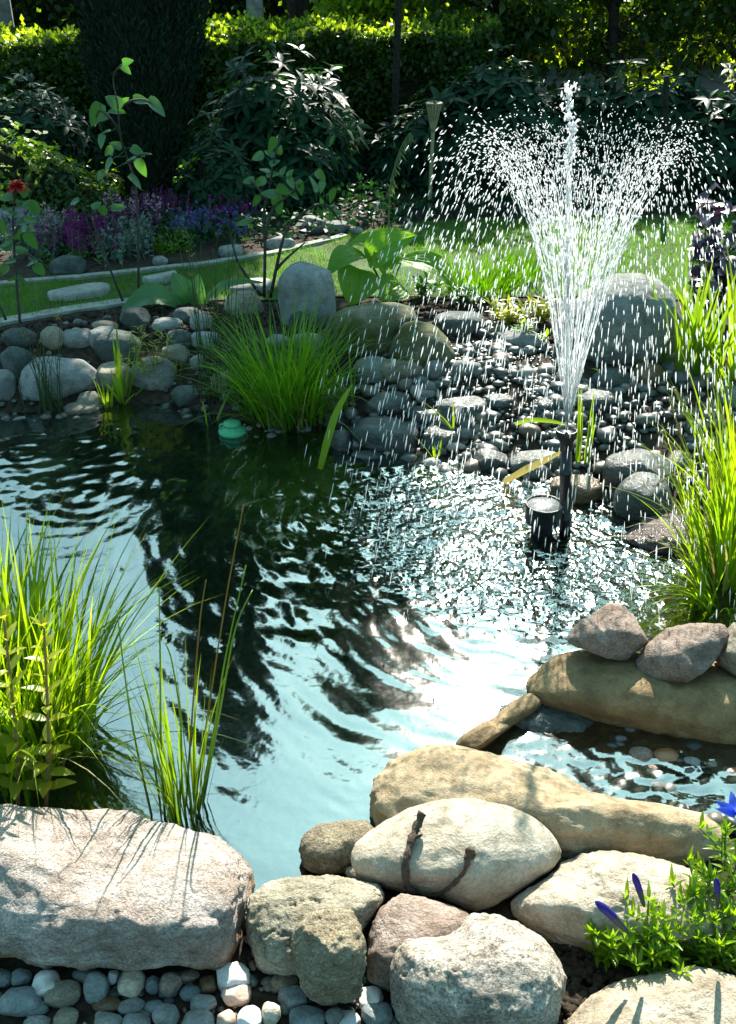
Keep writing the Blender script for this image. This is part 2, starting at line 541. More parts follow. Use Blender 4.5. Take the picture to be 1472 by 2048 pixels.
# the slab: pinkish granite, its lower flank tinted browner with a ragged edge
m = stone_mat('pinkish_granite_brown_flank', (.40, .31, .26), (.56, .48, .44), (.66, .60, .56), .5, .9, .9)
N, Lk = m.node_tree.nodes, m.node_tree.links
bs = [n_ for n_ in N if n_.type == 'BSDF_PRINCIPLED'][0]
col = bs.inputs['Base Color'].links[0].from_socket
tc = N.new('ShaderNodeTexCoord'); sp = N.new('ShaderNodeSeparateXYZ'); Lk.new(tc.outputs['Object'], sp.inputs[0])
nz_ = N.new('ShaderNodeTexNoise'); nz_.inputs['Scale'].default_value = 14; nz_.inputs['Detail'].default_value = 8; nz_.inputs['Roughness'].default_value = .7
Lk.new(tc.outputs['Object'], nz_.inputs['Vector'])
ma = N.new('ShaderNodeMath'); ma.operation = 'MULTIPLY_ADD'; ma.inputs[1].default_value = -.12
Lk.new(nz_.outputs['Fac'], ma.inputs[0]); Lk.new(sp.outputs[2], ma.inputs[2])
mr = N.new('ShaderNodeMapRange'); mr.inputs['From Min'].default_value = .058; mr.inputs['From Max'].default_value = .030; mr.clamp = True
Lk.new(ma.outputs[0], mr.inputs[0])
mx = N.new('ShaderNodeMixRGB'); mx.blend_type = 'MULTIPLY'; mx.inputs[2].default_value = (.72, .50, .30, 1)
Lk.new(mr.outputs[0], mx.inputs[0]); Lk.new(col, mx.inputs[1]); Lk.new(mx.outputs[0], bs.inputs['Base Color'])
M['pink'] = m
# ------------------------------------------------------------------ ground and pond basin
POND_PX = [(-900, 900), (-300, 862), (0, 846), (120, 838), (220, 822), (330, 826), (420, 850), (520, 880), (600, 880), (645, 872), (690, 905),
           (760, 905), (850, 925), (930, 945), (1000, 962), (1100, 970), (1200, 985), (1240, 1020), (1330, 1080), (1420, 1120),
           (1440, 1190), (1500, 1260), (1640, 1330), (1800, 1480), (1800, 1590), (1480, 1650), (1320, 1690), (1130, 1700), (900, 1730),
           (700, 1745), (620, 1765), (540, 1800), (480, 1800), (430, 1740), (300, 1715), (0, 1700), (-400, 1700), (-1200, 1700)]
POND = np.array([P(x, y)[:2] for x, y in POND_PX])
SHALLOW = P(1330, 1540)[:2]

def pond_dist(p):
    """signed distance to the pond's edge: negative in the water"""
    p = np.atleast_2d(np.asarray(p, float))[:, :2]
    best = np.full(len(p), 1e9); inside = np.zeros(len(p), bool)
    for i in range(len(POND)):
        a = POND[i]; b = POND[(i + 1) % len(POND)]
        ab = b - a
        t = np.clip(((p - a) @ ab) / (ab @ ab), 0, 1)
        best = np.minimum(best, np.linalg.norm(p - a - t[:, None] * ab, axis=1))
        c = ((a[1] > p[:, 1]) != (b[1] > p[:, 1]))
        xs = a[0] + (p[:, 1] - a[1]) / ((b[1] - a[1]) if b[1] != a[1] else 1e-9) * ab[0]
        inside ^= c & (p[:, 0] < xs)
    return np.where(inside, -best, best)

def sstep(x, a, b):
    t = np.clip((x - a) / (b - a), 0, 1)
    return t * t * (3 - 2 * t)

def ground(p):
    p = np.atleast_2d(np.asarray(p, float))[:, :2]
    d = pond_dist(p)
    y = p[:, 1]
    top = .035 + sstep(y, 2.0, 3.8) * .145 + sstep(y, 6, 9) * .08
    out = -.02 + (top + .02) * sstep(d, -.02, .5)
    near = sstep(y, 2.2, 1.7)
    out = out * (1 - near) + near * (-.02 + (top + .02) * sstep(d, -.03, .12))
    dep = -.02 - .5 * sstep(-d, 0, .55)
    sh = np.exp(-(((p[:, 0] - SHALLOW[0]) / .26) ** 2 + ((p[:, 1] - SHALLOW[1]) / .16) ** 2) * 1.2)
    dep = np.maximum(dep, -.034 - .5 * (1 - np.clip(sh * 1.7, 0, 1)))
    q = np.stack([p[:, 0] * 7, p[:, 1] * 7, np.zeros(len(p))], 1)
    return np.where(d < 0, dep, out) + .006 * fbm(q, 3) * (np.abs(p[:, 0]) < 5) * (y < 8)

def gz(x, y):
    return float(ground([[x, y]])[0])

def grid(xs, ys, zf):
    X, Y = np.meshgrid(xs, ys)
    p = np.stack([X.ravel(), Y.ravel()], 1)
    V = np.concatenate([p, zf(p)[:, None]], 1)
    nx, ny = len(xs), len(ys)
    i = (np.arange(ny - 1)[:, None] * nx + np.arange(nx - 1)[None]).ravel()
    return V, np.stack([i, i + 1, i + nx + 1, i + nx], 1)

xs = np.concatenate([-np.geomspace(400, 2.6, 26), np.arange(-2.5, 2.5, .022), np.geomspace(2.52, 400, 26)])
ys = np.concatenate([-np.geomspace(60, .1, 10), np.arange(.1, 6.2, .025), np.geomspace(6.25, 600, 34)])
V, F = grid(xs, ys, ground)
structure(mk('ground', V, F, M['earth'], loc=(0, 0, 0)))

# lawn: a turf sheet laid 6 mm above the soil, and its blades
LAWN_PX = [(-500, 700), (0, 640), (245, 603), (330, 600), (450, 596), (560, 600), (700, 590), (860, 590), (1100, 590), (1300, 600), (1472, 590), (2100, 590),
           (2100, 430), (1472, 428), (1100, 432), (850, 442), (720, 464), (640, 485), (540, 508), (300, 540), (0, 566), (-500, 610)]
LAWN = np.array([P(x, y, .19)[:2] for x, y in LAWN_PX])

def in_poly(p, poly):
    ins = np.zeros(len(p), bool)
    for i in range(len(poly)):
        a = poly[i]; b = poly[(i + 1) % len(poly)]
        c = ((a[1] > p[:, 1]) != (b[1] > p[:, 1]))
        xs_ = a[0] + (p[:, 1] - a[1]) / ((b[1] - a[1]) if b[1] != a[1] else 1e-9) * (b[0] - a[0])
        ins ^= c & (p[:, 0] < xs_)
    return ins

m, N, Lk, out = new_mat('turf')
tc = N.new('ShaderNodeTexCoord'); n1 = N.new('ShaderNodeTexNoise'); n1.inputs['Scale'].default_value = 5; n1.inputs['Detail'].default_value = 6
Lk.new(tc.outputs['Object'], n1.inputs['Vector'])
r = ramp(N, [(.35, (.03, .035, .012)), (.5, (.03, .065, .008)), (.7, (.05, .10, .01))])
Lk.new(n1.outputs['Fac'], r.inputs['Fac'])
bs = N.new('ShaderNodeBsdfPrincipled'); bs.inputs['Roughness'].default_value = .95
Lk.new(r.outputs['Color'], bs.inputs['Base Color']); Lk.new(bs.outputs[0], out.inputs['Surface'])
M['turf'] = m
gx = np.arange(-2.6, 3.6, .05); gy = np.arange(3.6, 6.2, .05)
V, F = grid(gx, gy, lambda p: ground(p) + .006)
cen = V[F].mean(1)[:, :2]
F = F[in_poly(cen, LAWN)]
use = np.unique(F); remap = np.full(len(V), -1); remap[use] = np.arange(len(use))
structure(mk('lawn', V[use], remap[F], M['turf'], loc=(0, 0, 0)))

n = 100000
p = np.stack([rng.uniform(-2.3, 3.2, n), rng.uniform(3.7, 6.0, n)], 1)
p = p[in_poly(p, LAWN)]
thin = perlin(np.concatenate([p * 2.2, np.zeros((len(p), 1))], 1))
p = p[thin + rng.normal(0, .12, len(p)) > -.22]
B = np.concatenate([p, ground(p)[:, None]], 1)
K = len(B)
V, F = blades(B, rng.uniform(0, 6.28, K), rng.uniform(0, .6, K), rng.uniform(.1, 1.0, K), rng.uniform(.02, .042, K), rng.uniform(.0025, .004, K), n=2, pw=1.5)
g = mk('grass', V, F, M['lawngreen'], loc=(0, 0, 0))
tag(g, 'short green lawn grass behind the rocks', 'grass', kind='stuff')

# pale edging strips of the lawn and the flat stepping stones
def strip(name, pxs, w, mat, z=.012, h=.05):
    pts = smooth_path([P(x, y, .19) for x, y in pxs], 30)
    T = unit(np.gradient(pts, axis=0)); S = np.stack([-T[:, 1], T[:, 0], np.zeros(len(T))], 1)
    zz = ground(pts) + z
    pts[:, 2] = zz
    a = pts + S * w / 2; b = pts - S * w / 2
    dn = np.array([0, 0, h])
    V = np.stack([a - dn, a, b, b - dn], 1)
    i = (np.arange(len(pts) - 1)[:, None] * 4 + np.arange(3)[None]).ravel()
    F = np.stack([i, i + 1, i + 5, i + 4], 1)
    return structure(mk(name, V.reshape(-1, 3), F, mat, smooth=False))
strip('kerb', [(-260, 700), (-100, 663), (0, 642), (110, 622), (180, 611), (245, 603), (330, 598)], .07, M['paver'])
strip('kerb_strip', [(-260, 600), (0, 568), (100, 560), (180, 553), (300, 540), (420, 527), (540, 508), (600, 494), (690, 472)], .045, M['paver'], .02)

def flat_stone(pxs, label, z0=.19):
    o = np.array([P(x, y, z0) for x, y in pxs])
    o = smooth_path(np.concatenate([o, o[:1]]), 28)[:-1]
    c = o.mean(0)
    zt = gz(c[0], c[1]) + .03
    top = o.copy(); top[:, 2] = zt; lo = o.copy(); lo[:, 2] = zt - .06
    inn = c + (top - c) * .93; inn[:, 2] = zt + .008
    n_ = len(o)
    V = np.concatenate([lo, top, inn, [[c[0], c[1], zt + .009]]])
    i = np.arange(n_); j = (i + 1) % n_
    F4 = np.concatenate([np.stack([i, j, j + n_, i + n_], 1), np.stack([i + n_, j + n_, j + 2 * n_, i + 2 * n_], 1)])
    F3 = np.stack([i + 2 * n_, j + 2 * n_, np.full(n_, 3 * n_)], 1)
    return tag(mk('stepping_stone', V, [F4, F3], M['paver']), label, 'stepping stone', 'flat stepping stones in the lawn')
flat_stone([(96, 594), (140, 584), (190, 576), (221, 578), (205, 590), (150, 599), (105, 601)], 'long flat grey stepping stone in the lawn behind the tall rose stems')
flat_stone([(285, 565), (330, 556), (352, 552), (350, 560), (310, 569)], 'small flat grey stepping stone nearest the broad green leaf clump', .19)
flat_stone([(455, 573), (520, 567), (545, 572), (530, 584), (462, 588)], 'small flat grey stepping stone behind the twiggy rose bush', .19)

# ------------------------------------------------------------------ water
SPLASH = P(1110, 1035)[:2]
m, N, Lk, out = new_mat('pond_water')
tc = N.new('ShaderNodeTexCoord')
# chop from the falling drops, strongest under the fountain
ds = N.new('ShaderNodeVectorMath'); ds.operation = 'DISTANCE'; ds.inputs[1].default_value = (SPLASH[0] - .08, SPLASH[1] - .05, 0)
Lk.new(tc.outputs['Object'], ds.inputs[0])
mr = N.new('ShaderNodeMapRange'); mr.inputs['From Min'].default_value = .30; mr.inputs['From Max'].default_value = .66
mr.inputs['To Min'].default_value = 1.0; mr.inputs['To Max'].default_value = .05; mr.interpolation_type = 'SMOOTHSTEP'
Lk.new(ds.outputs['Value'], mr.inputs[0])
nf = N.new('ShaderNodeTexNoise'); nf.inputs['Scale'].default_value = 46; nf.inputs['Detail'].default_value = 1.5; nf.inputs['Roughness'].default_value = .4
Lk.new(tc.outputs['Object'], nf.inputs['Vector'])
bp = N.new('ShaderNodeBump'); bp.inputs['Distance'].default_value = .022
st = N.new('ShaderNodeMath'); st.operation = 'MULTIPLY'; st.inputs[1].default_value = .34
Lk.new(mr.outputs[0], st.inputs[0]); Lk.new(st.outputs[0], bp.inputs['Strength']); Lk.new(nf.outputs['Fac'], bp.inputs['Height'])
gl = N.new('ShaderNodeBsdfGlossy'); gl.inputs['Roughness'].default_value = .068
Lk.new(bp.outputs[0], gl.inputs['Normal'])
tr = N.new('ShaderNodeBsdfTransparent'); tr.inputs['Color'].default_value = (.80, .9, .82, 1)
fr = N.new('ShaderNodeFresnel'); fr.inputs['IOR'].default_value = 3.0
Lk.new(bp.outputs[0], fr.inputs['Normal'])
mx = N.new('ShaderNodeMixShader')
Lk.new(fr.outputs[0], mx.inputs[0]); dfu = N.new('ShaderNodeBsdfDiffuse'); dfu.inputs['Color'].default_value = (.018, .05, .022, 1)      # algae haze in the water
mxd = N.new('ShaderNodeMixShader'); mxd.inputs[0].default_value = .14
Lk.new(tr.outputs[0], mxd.inputs[1]); Lk.new(dfu.outputs[0], mxd.inputs[2])
Lk.new(mxd.outputs[0], mx.inputs[1]); Lk.new(gl.outputs[0], mx.inputs[2])
Lk.new(mx.outputs[0], out.inputs['Surface'])
va = N.new('ShaderNodeVolumeAbsorption'); va.inputs['Color'].default_value = (.50, .66, .42, 1); va.inputs['Density'].default_value = 2.2
Lk.new(va.outputs[0], out.inputs['Volume'])
M['water'] = m

wr = np.random.default_rng(11)
src = []
for k in range(100):
    a = wr.uniform(0, 6.28); rr = abs(wr.normal(.42, .16))
    src.append((SPLASH[0] + rr * math.cos(a), SPLASH[1] + rr * .8 * math.sin(a), .032 + .075 * wr.uniform(0, 1) ** 1.4, wr.uniform(0, 6.28)))
def wave(p):
    h = np.zeros(len(p))
    for sx, sy, lam, ph in src:
        r = np.hypot(p[:, 0] - sx, p[:, 1] - sy)
        h += lam * np.sin(2 * math.pi * r / lam + ph) * np.exp(-r / .50) / np.sqrt(r * 3 + .35)
    h *= .0068
    c0 = P(110, 945)
    for k in range(16):
        q = c0[:2] + np.array([math.sin(k * 2.4), math.cos(k * 3.1)]) * .16
        r = np.hypot(p[:, 0] - q[0], p[:, 1] - q[1]); lam = .045 + .05 * ((k * 7) % 5) / 5
        h += .0042 * lam * np.sin(2 * math.pi * r / lam + k) * np.exp(-r / .30) / np.sqrt(r * 3 + .35)
    # the lively little inlet at the right
    near_in = np.exp(-(((p[:, 0] - SHALLOW[0]) / .28) ** 2 + ((p[:, 1] - SHALLOW[1]) / .15) ** 2))
    h += .0042 * near_in * fbm(np.stack([p[:, 0] * 26 + p[:, 1] * 8, p[:, 1] * 40, 0 * p[:, 0]], 1), 2)
    # broad slow swell
    h += .0028 * np.sin(p[:, 1] * 30 + 3 * perlin(np.stack([p[:, 0] * 2, p[:, 1] * 2, 0 * p[:, 0]], 1)) + p[:, 0] * 7) * np.exp(-np.hypot(p[:, 0] - SPLASH[0], p[:, 1] - SPLASH[1]) / .75)
    # gentle drift further off
    h += .0011 * perlin(np.stack([p[:, 0] * 6, p[:, 1] * 12, 0 * p[:, 0]], 1))
    # rings of single drops
    for x, y, R in [(440, 1285, .03), (300, 1275, .035), (760, 1180, .02), (560, 985, .03), (600, 960, .025), (480, 1130, .02)]:
        c = P(x, y)
        r = np.hypot(p[:, 0] - c[0], p[:, 1] - c[1])
        h += .0012 * np.sin(2 * math.pi * r / .014) * np.exp(-((r - R) / .016) ** 2)
    return h
wx = np.arange(-1.9, 1.75, .0078); wy = np.arange(1.05, 3.75, .0078)
V, F = grid(wx, wy, wave)
nx, ny = len(wx), len(wy)
rim = np.concatenate([np.arange(nx), np.arange(1, ny) * nx + nx - 1, (ny - 1) * nx + np.arange(nx - 2, -1, -1), np.arange(ny - 2, 0, -1) * nx])
low = V[rim].copy(); low[:, 2] = -.75
nb = len(V)
k = np.arange(len(rim)); k2 = (k + 1) % len(rim)
side = np.stack([rim[k], nb + k, nb + k2, rim[k2]], 1)
V2 = np.concatenate([V, low, [[0, 2.4, -.75]]])
bot = np.stack([nb + k2, nb + k, np.full(len(k), len(V2) - 1)], 1)
structure(mk('water', V2, [F, side, bot], M['water'], loc=(0, 0, 0)))

# ------------------------------------------------------------------ stones
def poly_r(outl, th):
    """radius of a traced outline seen from its middle, for each angle"""
    A = np.asarray(outl, float); Bq = np.roll(A, -1, 0)
    d = np.stack([np.cos(th), np.sin(th)], 1)
    r = np.full(len(th), 1e-6)
    for a, b in zip(A, Bq):
        e = b - a
        den = d[:, 0] * e[1] - d[:, 1] * e[0]
        den = np.where(abs(den) < 1e-12, 1e-12, den)
        t = (a[0] * e[1] - a[1] * e[0]) / den
        s = (a[0] * d[:, 1] - a[1] * d[:, 0]) / den
        ok = (t > 0) & (s >= -1e-6) & (s <= 1 + 1e-6)
        r = np.where(ok, np.maximum(r, t), r)
    return r

def stone(name, box, mat, label, zb=None, hk=.85, ex=2.4, amp=.14, seed=0, outline=None, yaw=None, lift=.55, facets=5, cut=.86, sub=4, cat='rock', group=None, rough=0.0, freq=1.3, crack=0.0):
    r_ = np.random.default_rng(seed * 7 + 13)
    if outline is not None:
        o = np.asarray(outline, float)
        box = (o[:, 0].min(), o[:, 1].min(), o[:, 0].max(), o[:, 1].max())
    cx, cy_ = (box[0] + box[2]) / 2, (box[1] + box[3]) / 2
    hw, hh = (box[2] - box[0]) / 2, (box[3] - box[1]) / 2
    c = .05
    z0 = zb
    if zb is None:                     # the first ground the line of sight through its foot meets
        d_ = ray(cx, box[3] - .10 * (box[3] - box[1]))
        tt = np.linspace(1.2, 12, 1500) / np.hypot(d_[0], d_[1])
        pts_ = CAM + d_ * tt[:, None]
        hit = np.argmax(pts_[:, 2] < np.maximum(ground(pts_), -.01))
        foot = pts_[hit]
    b = .05
    for it in range(5):
        if zb is None:
            pos = PD(cx, cy_, foot[1] + .75 * b)
            zc = pos[2]
        else:
            zc = z0 + c * lift
            pos = P(cx, cy_, zc)
        s = float((pos - CAM) @ CF) / F_PX
        dep = math.asin((CAM[2] - zc) / np.linalg.norm(pos - CAM))
        a = hw * s; Vh = hh * s
        b = Vh / math.sqrt(math.sin(dep) ** 2 + (hk * math.cos(dep)) ** 2)
        c = hk * b
        if b > 1.15 * a:
            b = 1.15 * a
            c = math.sqrt(max(Vh ** 2 - (b * math.sin(dep)) ** 2, (.3 * Vh) ** 2)) / math.cos(dep)
    v, f = ico(sub)
    rr = (np.abs(v) ** ex).sum(1) ** (-1 / ex)
    q = v * rr[:, None]
    off = r_.uniform(0, 50, 3)
    q = q * (1 + amp * 1.5 * fbm(v * freq + off, 3))[:, None]
    for _ in range(facets):
        nrm = unit(r_.normal(size=3)); dc = r_.uniform(cut, cut + .12)
        over = q @ nrm - dc
        q = q - np.where(over > 0, over * .88, 0)[:, None] * nrm
    q = q * np.array([a, b, c])
    yw = r_.uniform(-.35, .35) if yaw is None else yaw
    cs, sn = math.cos(yw), math.sin(yw)
    q = np.stack([q[:, 0] * cs - q[:, 1] * sn, q[:, 0] * sn + q[:, 1] * cs, q[:, 2]], 1)
    # true size check through the lens: outline or box as measured, every vertex at its own depth
    rel = q + pos - CAM
    zv = rel @ CF
    u = F_PX * (rel @ CR) / zv - (cx - 736.0)
    w = F_PX * (rel @ CU) / zv - (1024.0 - cy_)
    if outline is not None:
        ctr = np.array([(u.max() + u.min()) / 2, (w.max() + w.min()) / 2])
        uc = u - ctr[0]; wc = w - ctr[1]
        th = np.arctan2(wc, uc); rad = np.hypot(uc, wc)
        nb_ = 90
        bi = ((th + math.pi) / (2 * math.pi) * nb_).astype(int) % nb_
        mxr = np.zeros(nb_); np.maximum.at(mxr, bi, rad)
        for _ in range(3):
            mxr = np.where(mxr == 0, np.maximum(np.roll(mxr, 1), np.roll(mxr, -1)), mxr)
        tc_ = (np.arange(nb_) + .5) / nb_ * 2 * math.pi - math.pi
        om = np.stack([o[:, 0] - cx, -(o[:, 1] - cy_)], 1)
        fac = poly_r(om, tc_) / mxr
        fac = (np.roll(fac, 1) + 2 * fac + np.roll(fac, -1)) / 4
        fv = np.interp(th, np.concatenate([tc_[-1:] - 2 * math.pi, tc_, tc_[:1] + 2 * math.pi]), np.concatenate([fac[-1:], fac, fac[:1]]))
        nu, nw = uc * fv, wc * fv
    else:
        nu = (u - (u.max() + u.min()) / 2) * (2 * hw / (u.max() - u.min()))
        nw = (w - (w.max() + w.min()) / 2) * (2 * hh / (w.max() - w.min()))
    q = q + ((nu - u) * zv / F_PX)[:, None] * CR + ((nw - w) * zv / F_PX)[:, None] * CU
    if rough:
        sz = (a + b + c) / 3
        q = q + unit(q) * (rough * sz * fbm(q / sz * 6 + off, 4, 2.2, .6))[:, None]
    if crack:                          # narrow weathered creases
        sz = (a + b + c) / 3
        nn = q / sz * np.array([1.1, 1.3, 2.4]) + off
        k_ = np.abs(fbm(nn * .9 + .5 * fbm(nn * 2, 2)[:, None], 3))
        mask = sstep(perlin(nn * .8 + 31), -.15, .25)
        q = q - unit(q) * (crack * sz * mask * np.maximum(0, 1 - k_ / .05))[:, None]
    ob = mk(name, q + pos, f, mat)
    return tag(ob, label, cat, group)
# the big stones of the near shore
S_ = stone
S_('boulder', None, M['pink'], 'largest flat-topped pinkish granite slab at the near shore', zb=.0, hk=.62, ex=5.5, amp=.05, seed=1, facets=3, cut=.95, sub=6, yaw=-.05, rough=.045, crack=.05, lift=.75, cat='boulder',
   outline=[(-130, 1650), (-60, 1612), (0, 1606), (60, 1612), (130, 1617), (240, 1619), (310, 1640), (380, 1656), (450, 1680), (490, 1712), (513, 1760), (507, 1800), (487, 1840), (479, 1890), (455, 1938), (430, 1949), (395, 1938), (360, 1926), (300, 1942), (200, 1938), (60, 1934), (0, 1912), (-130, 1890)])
S_('boulder', None, M['cream'], 'smooth egg-shaped cream boulder with a twig lying on it', zb=.03, hk=.8, ex=2.15, amp=.04, seed=2, facets=0, sub=6, yaw=.05, rough=.02, cat='boulder',
   outline=[(698, 1708), (715, 1680), (760, 1645), (820, 1613), (880, 1599), (950, 1596), (1020, 1610), (1070, 1632), (1105, 1665), (1124, 1700), (1118, 1730), (1080, 1755), (1030, 1790), (985, 1815), (950, 1824), (880, 1795), (800, 1785), (740, 1770), (705, 1740)])
S_('boulder', None, M['sand'], 'long wavy sandy-tan boulder behind the egg-shaped one', zb=-.05, hk=.8, ex=2.6, amp=.07, seed=3, facets=2, sub=6, yaw=-.12, rough=.045, lift=.7, cat='boulder',
   outline=[(733, 1612), (742, 1568), (785, 1512), (850, 1483), (912, 1487), (980, 1503), (1040, 1522), (1120, 1547), (1180, 1582), (1260, 1604), (1330, 1609), (1400, 1612), (1445, 1640), (1466, 1690), (1440, 1735), (1360, 1750), (1280, 1745), (1130, 1745), (950, 1720), (800, 1700), (742, 1655)])
S_('boulder', None, M['tanwet'], 'long brown boulder in the shallows carrying three stones', zb=-.12, hk=.9, ex=2.6, amp=.05, seed=4, facets=0, sub=6, yaw=-.1, rough=.025, lift=.8, cat='boulder',
   outline=[(1035, 1392), (1065, 1345), (1100, 1312), (1150, 1296), (1250, 1300), (1350, 1312), (1480, 1330), (1590, 1380), (1620, 1470), (1560, 1530), (1480, 1518), (1400, 1497), (1300, 1475), (1200, 1455), (1130, 1435), (1070, 1412)])
S_('boulder', None, M['granite'], 'speckled grey granite boulder nearest the camera in the middle', zb=.02, hk=1.0, ex=2.7, amp=.06, seed=5, facets=6, cut=.86, sub=6, rough=.035, crack=.04, cat='boulder',
   outline=[(778, 1945), (790, 1905), (812, 1872), (850, 1858), (905, 1850), (940, 1828), (985, 1826), (1040, 1848), (1085, 1872), (1120, 1915), (1134, 1950), (1125, 2010), (1105, 2080), (1000, 2120), (880, 2110), (800, 2050), (782, 2000)])
S_('boulder', None, M['pale'], 'pale layered boulder behind the gentian plant', zb=.03, hk=.75, ex=2.7, amp=.06, seed=6, facets=5, cut=.88, sub=6, rough=.045, crack=.05, cat='boulder',
   outline=[(1006, 1822), (1030, 1790), (1080, 1765), (1130, 1720), (1165, 1703), (1220, 1701), (1300, 1712), (1380, 1735), (1450, 1770), (1480, 1830), (1440, 1890), (1330, 1915), (1230, 1905), (1120, 1900), (1060, 1860)])
S_('boulder', None, M['pale'], 'pale rounded boulder in the bottom right corner in front of the soil', zb=.02, hk=.7, ex=2.5, amp=.05, seed=7, facets=4, cut=.9, sub=6, rough=.04, crack=.05, cat='boulder',
   outline=[(1120, 2060), (1150, 2020), (1190, 1985), (1250, 1955), (1330, 1938), (1400, 1933), (1460, 1945), (1560, 1990), (1600, 2080), (1560, 2170), (1400, 2210), (1220, 2190), (1130, 2120)])
S_('rock', None, M['rough'], 'rough upright yellowish block leaning on the broad creased stone', zb=.05, lift=.95, hk=1.3, ex=3.6, amp=.07, seed=8, facets=5, cut=.9, sub=6, rough=.075,
   outline=[(580, 1885), (592, 1855), (625, 1825), (660, 1816), (705, 1820), (722, 1850), (732, 1895), (728, 1950), (722, 1995), (690, 2006), (640, 2010), (608, 1990), (592, 1940)])
S_('rock', None, M['crease'], 'broad creased yellow-grey stone beside the pink slab', zb=.02, hk=.8, ex=2.8, amp=.07, seed=9, facets=4, cut=.88, sub=6, rough=.05, crack=.09,
   outline=[(489, 1830), (495, 1795), (530, 1765), (590, 1752), (660, 1750), (715, 1760), (765, 1770), (772, 1795), (740, 1840), (700, 1900), (640, 1950), (560, 1955), (520, 1945), (495, 1890)])
S_('rock', None, M['brownp'], 'pinkish grey stone tucked behind the speckled granite boulder', zb=.03, hk=.9, ex=2.6, amp=.06, seed=10, facets=4, cut=.88, sub=6, rough=.03, crack=.06,
   outline=[(732, 1920), (738, 1865), (760, 1815), (800, 1786), (850, 1795), (900, 1810), (940, 1828), (960, 1880), (930, 1960), (850, 1985), (780, 1985), (735, 1965)])
S_('rock', None, M['rough'], 'small round yellowish stone at the water left of the egg-shaped boulder', zb=.0, hk=.9, ex=2.4, amp=.06, seed=11, facets=2, cut=.9, sub=5, rough=.03,
   outline=[(597, 1700), (605, 1670), (635, 1648), (690, 1641), (735, 1640), (755, 1665), (745, 1720), (700, 1745), (640, 1750), (608, 1738)])
S_('rock', (690, 1730, 770, 1768), M['tang'], 'little grey-tan stone wedged under the left end of the egg-shaped boulder', zb=.02, hk=.8, seed=12, sub=4)
# three stones on the brown boulder
S_('rock', None, M['brownp'], 'angular brown-pink stone, left one of three on the brown boulder', zb=.10, hk=.75, ex=2.8, amp=.06, crack=.06, seed=13, facets=6, cut=.85, sub=5, rough=.035,
   outline=[(1131, 1278), (1150, 1250), (1185, 1228), (1218, 1205), (1240, 1207), (1270, 1235), (1285, 1262), (1300, 1285), (1278, 1300), (1250, 1322), (1215, 1318), (1170, 1300), (1140, 1290)])
S_('rock', None, M['brownp'], 'grey-pink stone, middle one of three on the brown boulder', zb=.09, hk=.75, ex=2.7, amp=.06, crack=.06, seed=14, facets=6, cut=.86, sub=5, rough=.03,
   outline=[(1270, 1325), (1290, 1290), (1335, 1255), (1390, 1245), (1450, 1248), (1460, 1270), (1440, 1310), (1410, 1345), (1375, 1365), (1345, 1372), (1310, 1362), (1280, 1345)])
S_('rock', None, M['tang'], 'brownish stone cut by the frame edge, right one of three on the brown boulder', zb=.09, hk=.8, ex=2.5, amp=.06, seed=15, facets=3, cut=.88, sub=5, rough=.03,
   outline=[(1427, 1310), (1440, 1275), (1465, 1245), (1510, 1235), (1550, 1270), (1550, 1330), (1510, 1365), (1465, 1350), (1435, 1330)])
S_('rock', (985, 1400, 1200, 1490), M['wetgrey'], 'half-sunken wet grey rock between the two long tan boulders', zb=-.04, hk=.6, amp=.08, seed=16, sub=5, lift=.5, rough=.10)

S_('rock', None, M['tanwet'], 'sunken tan stone ridge slanting into the water from the brown boulder', zb=-.03, hk=.4, amp=.05, seed=17, sub=5, facets=0, lift=.6, rough=.03,
   outline=[(890, 1500), (915, 1478), (960, 1446), (1010, 1412), (1060, 1382), (1090, 1400), (1070, 1425), (1020, 1455), (975, 1490), (940, 1515)])
